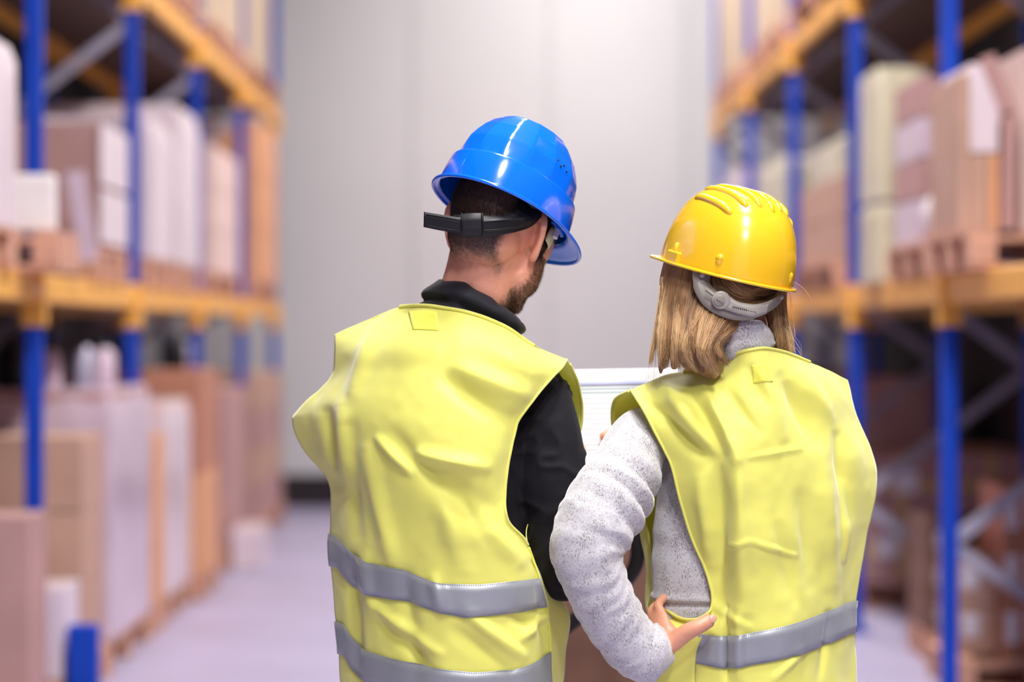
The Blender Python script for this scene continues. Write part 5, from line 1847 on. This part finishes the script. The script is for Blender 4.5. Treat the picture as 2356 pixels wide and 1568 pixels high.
# nape strap given by its upper and lower edge
sY = [4.56, 4.50, 4.45, 4.422, 4.402, 4.388, 4.372, 4.362, 4.364, 4.372]
topE = [W(x, y, Y) for (x, y), Y in zip([(1290, 440), (1262, 420), (1225, 412), (1200, 430), (1193, 465), (1180, 486), (1150, 496), (1100, 496), (1062, 494), (1045, 494)], sY)]
botE = [W(x, y, Y) for (x, y), Y in zip([(1285, 500), (1267, 490), (1250, 492), (1238, 506), (1222, 521), (1200, 530), (1165, 538), (1108, 546), (1065, 546), (1032, 533)], sY)]
st = put('nape_strap', ribbon(topE, botE, 80, .003), M['black_plastic'], bh, 'black adjustable nape strap')
put('strap_band', ribbon([W(1206, 500, 4.385), W(1150, 502, 4.362), W(1110, 503, 4.357), W(1060, 500, 4.357), W(1020, 494, 4.36), (W(976, 487, 4.365))],
                         [W(1208, 522, 4.389), W(1150, 532, 4.365), W(1110, 534, 4.359), W(1060, 536, 4.359), W(1020, 531, 4.362), (W(975, 522, 4.367))], 70, .003),
    M['black_plastic'], bh, 'black strap end sticking out to the left')
put('buckle', ribbon([W(1108, 490, 4.352), W(1085, 490, 4.351), W(1063, 492, 4.352)], [W(1110, 542, 4.353), W(1086, 544, 4.352), W(1063, 543, 4.353)], 14, .005), M['black_plastic'], bh)
for xx in (1062, 1110):
    put('buckle_rib', tube([W(xx, 490, 4.3475), W(xx + 2, 516, 4.347), W(xx + 1, 543, 4.3485)], .0016, 8, (0, 1, 0)), M['black_plastic'], bh)
put('strap_edge_line', tube(catmull([W(1200, 504, 4.3815), W(1150, 507, 4.3585), W(1110, 509, 4.353), W(1062, 506, 4.3535), W(1020, 499, 4.3565), W(981, 493, 4.361)], 50), .0009, 6), M['black_plastic'], bh)
put('strap_edge_line', tube(catmull([W(1200, 519, 4.383), W(1150, 527, 4.3605), W(1110, 529, 4.3545), W(1062, 530, 4.355), W(1020, 525, 4.3582), W(981, 517, 4.363)], 50), .0009, 6), M['black_plastic'], bh)
put('harness_strap', ribbon([W(1290, 400, 4.58), W(1262, 412, 4.51), W(1235, 418, 4.46), W(1218, 426, 4.43)],
                            [W(1290, 450, 4.58), W(1262, 440, 4.51), W(1245, 445, 4.46), W(1226, 470, 4.42)], 30, .003), M['black_plastic'], bh)
put('upper_nape_strap', ribbon([W(1250, 425, 4.46), W(1225, 422, 4.42), W(1190, 418, 4.40), W(1150, 415, 4.39)],
                               [W(1250, 480, 4.455), W(1222, 478, 4.408), W(1192, 440, 4.395), W(1150, 425, 4.388)], 30, .003), M['black_plastic'], bh)

# --- yellow
yR = basis(-35, (.225, -.10, 1))
yT = W(1670, 628, 4.455)
yh = empty('hard_hat', tuple(yT), 'glossy yellow hard hat with ribbed crown and grey strap on the blonde person', 'hard hat')
prof = []
for a in np.linspace(0, math.pi / 2, 40):
    prof.append((max(math.cos(a) ** .66, 1e-4), .156 * math.sin(a) ** .98))
G = shell_grid(prof, .113, .136, 216, 2.1)
# ribs along the crown, front to back
X, Yy, Z = G[:, :, 0], G[:, :, 1], G[:, :, 2]
Nn = G * np.array((1 / .113 ** 2, 1 / .136 ** 2, 1 / .156 ** 2))
Nn /= np.linalg.norm(Nn, axis=2, keepdims=True)
put_sh = make_shell('shell', G, .003, M['yellow_shell'], yh, yR, yT)


def on_dome(x, y, off=0.0):
    """point on the yellow dome above plan position x, y"""
    s = (abs(x / .113) ** 2.1 + abs(y / .136) ** 2.1) ** (1 / 2.1)
    s = min(s, .999)
    a = math.acos(s ** (1 / .66))
    p = np.array((x, y, .156 * math.sin(a) ** .98))
    n = p * np.array((1 / .113 ** 2, 1 / .136 ** 2, 1 / .156 ** 2))
    return p + n / np.linalg.norm(n) * off


for k in range(-3, 4):
    x0 = k * .0245
    y0, y1 = -.092 + .009 * abs(k), .066 - .007 * abs(k)
    pts = [on_dome(x0 * (1 + .08 * math.sin(t * math.pi)), y0 + (y1 - y0) * t, -.0022) for t in np.linspace(0, 1, 16)]
    rr = [(.0078 * w, .0078 * w) for w in [.55, .95] + [1] * 12 + [.95, .55]]
    put('crown_rib', xf(tube(pts, rr, 12, (0, 0, 1)), yR, yT), M['yellow_shell'], yh)
put('brim', xf(brim_geo(.113, .136, 160, .010, .026, .004, .0046, 50), yR, yT), M['yellow_shell'], yh, 'yellow flange brim with short peak')
for (ang, z, sx) in ((-143, .030, 1.0), (-66, .024, .9)):
    a = math.radians(ang)
    c, d = math.cos(a), math.sin(a)
    s = .962
    p = np.array((.113 * s * np.sign(c) * abs(c) ** (2 / 2.1), .136 * s * np.sign(d) * abs(d) ** (2 / 2.1), z))
    put('side_boss', xf(join(ell(p, (.0085 * sx, .0085 * sx, .0085)), ell(p + (0, 0, -.006), (.0078 * sx, .0078 * sx, .009))), yR, yT), M['yellow_shell'], yh)
for ang in (-188, 8):
    a = math.radians(ang)
    c, d = math.cos(a), math.sin(a)
    p = np.array((.113 * c, .136 * d, .008))
    yw = math.atan2(d / .136, c / .113)
    Rz = np.array(((math.cos(yw), -math.sin(yw), 0), (math.sin(yw), math.cos(yw), 0), (0, 0, 1)))
    bx = xf(box(-.004, .006, -.020, .020, -.010, .014, .003), Rz, p)
    put('accessory_slot', xf(bx, yR, yT), M['yellow_shell'], yh, smooth=False)
    put('slot_pin', xf(tube([p + (0, 0, .0), p + (0, 0, .028)], .004, 10, (1, 0, 0)), yR, yT), M['yellow_shell'], yh)
Ys = [4.40, 4.365, 4.335, 4.312, 4.298, 4.292, 4.296, 4.315, 4.35, 4.385]
inn = [(1640, 612), (1634, 640), (1637, 656), (1656, 673), (1690, 691), (1728, 699), (1757, 697), (1780, 688), (1793, 676), (1799, 668)]
out_ = [(1592, 612), (1594, 640), (1598, 668), (1616, 699), (1646, 722), (1684, 735), (1724, 736), (1764, 720), (1790, 702), (1803, 684)]
Ys2 = [4.318, 4.312, 4.306, 4.298, 4.290, 4.288, 4.293, 4.308, 4.335, 4.365]
SO = .045
W0 = W


def W(px, py, Y):
    return W0(px, py, Y + SO)


ys = put('nape_strap', ribbon([W(x, y, Y) for (x, y), Y in zip(inn, Ys2)], [W(x, y, Y) for (x, y), Y in zip(out_, Ys2)], 90, .002), M['grey_plastic'], yh, 'translucent grey nape strap')
put('strap_tab', ribbon([W(1642, 683, 4.2895), W(1665, 674, 4.2885), W(1700, 694, 4.2845), W(1740, 700, 4.288), W(1770, 696, 4.301)],
                        [W(1650, 705, 4.2875), W(1668, 712, 4.2845), W(1700, 722, 4.2825), W(1735, 728, 4.284), W(1764, 722, 4.299)], 50, .0018), M['grey_plastic_light'], yh)
c_ = W(1659, 690, 4.2845)
kn = np.stack([(1, 0, 0), (0, 0, 1), (0, -1, 0)], 1).astype(float)
put('adjuster_disc', ell(c_, (.0165, .0165, .0018), kn, 32, 10), M['grey_plastic_light'], yh, 'round grey adjuster disc')
put('adjuster_knob', ell(W(1655, 691, 4.2822), (.0105, .0105, .0014), kn, 28, 10), M['grey_plastic'], yh)
put('adjuster_slot', bar(W(1648, 687, 4.2795), W(1664, 697, 4.2795), .0006, .0014, (0, 1, 0)), M['stitch'], yh, smooth=False)
put('strap_slot', bar(W(1623, 668, 4.2905), W(1641, 681, 4.287), .0012, .0035, (0, 1, 0)), M['black_plastic'], yh, smooth=False)
for k in range(13):
    put('strap_hole', ell(W(1687 + k * 4.3, 705.5 + k * 1.0, 4.2812 + .0005 * max(0, k - 6)), (.0013 if k < 8 else .0009, .0016 if k < 8 else .0011, .0009), kn, 8, 6), M['black_plastic'], yh)
for px, py, Y in ((1616, 632, 4.311), (1797, 683, 4.352)):
    put('strap_stud', tube([W(px, py, Y), W(px, py, Y - .008)], .0052, 16, (0, 0, 1)), M['grey_plastic_light'], yh)
W = W0
put('peak_clip', ribbon([W(1533, 602, 4.46), W(1541, 596, 4.445), W(1546, 600, 4.43)], [W(1528, 612, 4.46), W(1538, 616, 4.445), W(1543, 612, 4.43)], 10, .003), M['grey_plastic'], yh)

# ------------------------------------------------------------------ the paper between them
pd = empty('document', tuple(W(1400, 960, 4.84)), 'white printed sheet with blue lines held up between the two people', 'document')
nx, nz_ = 24, 16
tl, tr, bl, br_ = W(1205, 852, 4.90), W(1560, 845, 4.86), W(1215, 1080, 4.80), W(1565, 1072, 4.79)


def pp(u, v, off=0.0):
    a = tl * (1 - u) + tr * u
    b = bl * (1 - u) + br_ * u
    p = a * (1 - v) + b * v
    return p + np.array((0, -.012 * math.sin(u * math.pi) + off * -1, 0))


G = np.array([[pp(u, v) for u in np.linspace(0, 1, nx)] for v in np.linspace(0, 1, nz_)])
sheet = put('sheet', thick(G, .0008, 1), M['paper'], pd)


def line_on(name, v0, v1, u0, u1, m):
    g = np.array([[pp(u, v, .0012) for u in np.linspace(u0, u1, 20)] for v in np.linspace(v0, v1, 3)])
    return put(name, thick(g, .0003, 1), m, pd)


line_on('header_band', .125, .17, .03, .97, M['paper_blue'])
line_on('rule_line', .195, .202, .03, .97, M['paper_teal'])
line_on('rule_line', .232, .239, .03, .97, M['paper_teal'])
g = [thick(np.array([[pp(u, v, .0012) for u in np.linspace(u0, u1, 6)] for v in (v0, v0 + .0035)]), .0002, 1)
     for (u0, u1, v0) in [(.33 + .05 * (k % 3), .62 + .07 * ((k * 7) % 4), .29 + .052 * k) for k in range(12)]]
put('text_lines', join(*g), mat('pale_grey_print', (.50, .50, .60), rough=.8), pd)['kind'] = 'stuff'
put('sheet_edge', tube([pp(u, 1.0, -.001) for u in np.linspace(0, 1, 14)], .0009, 6), M['paper_teal'], pd)
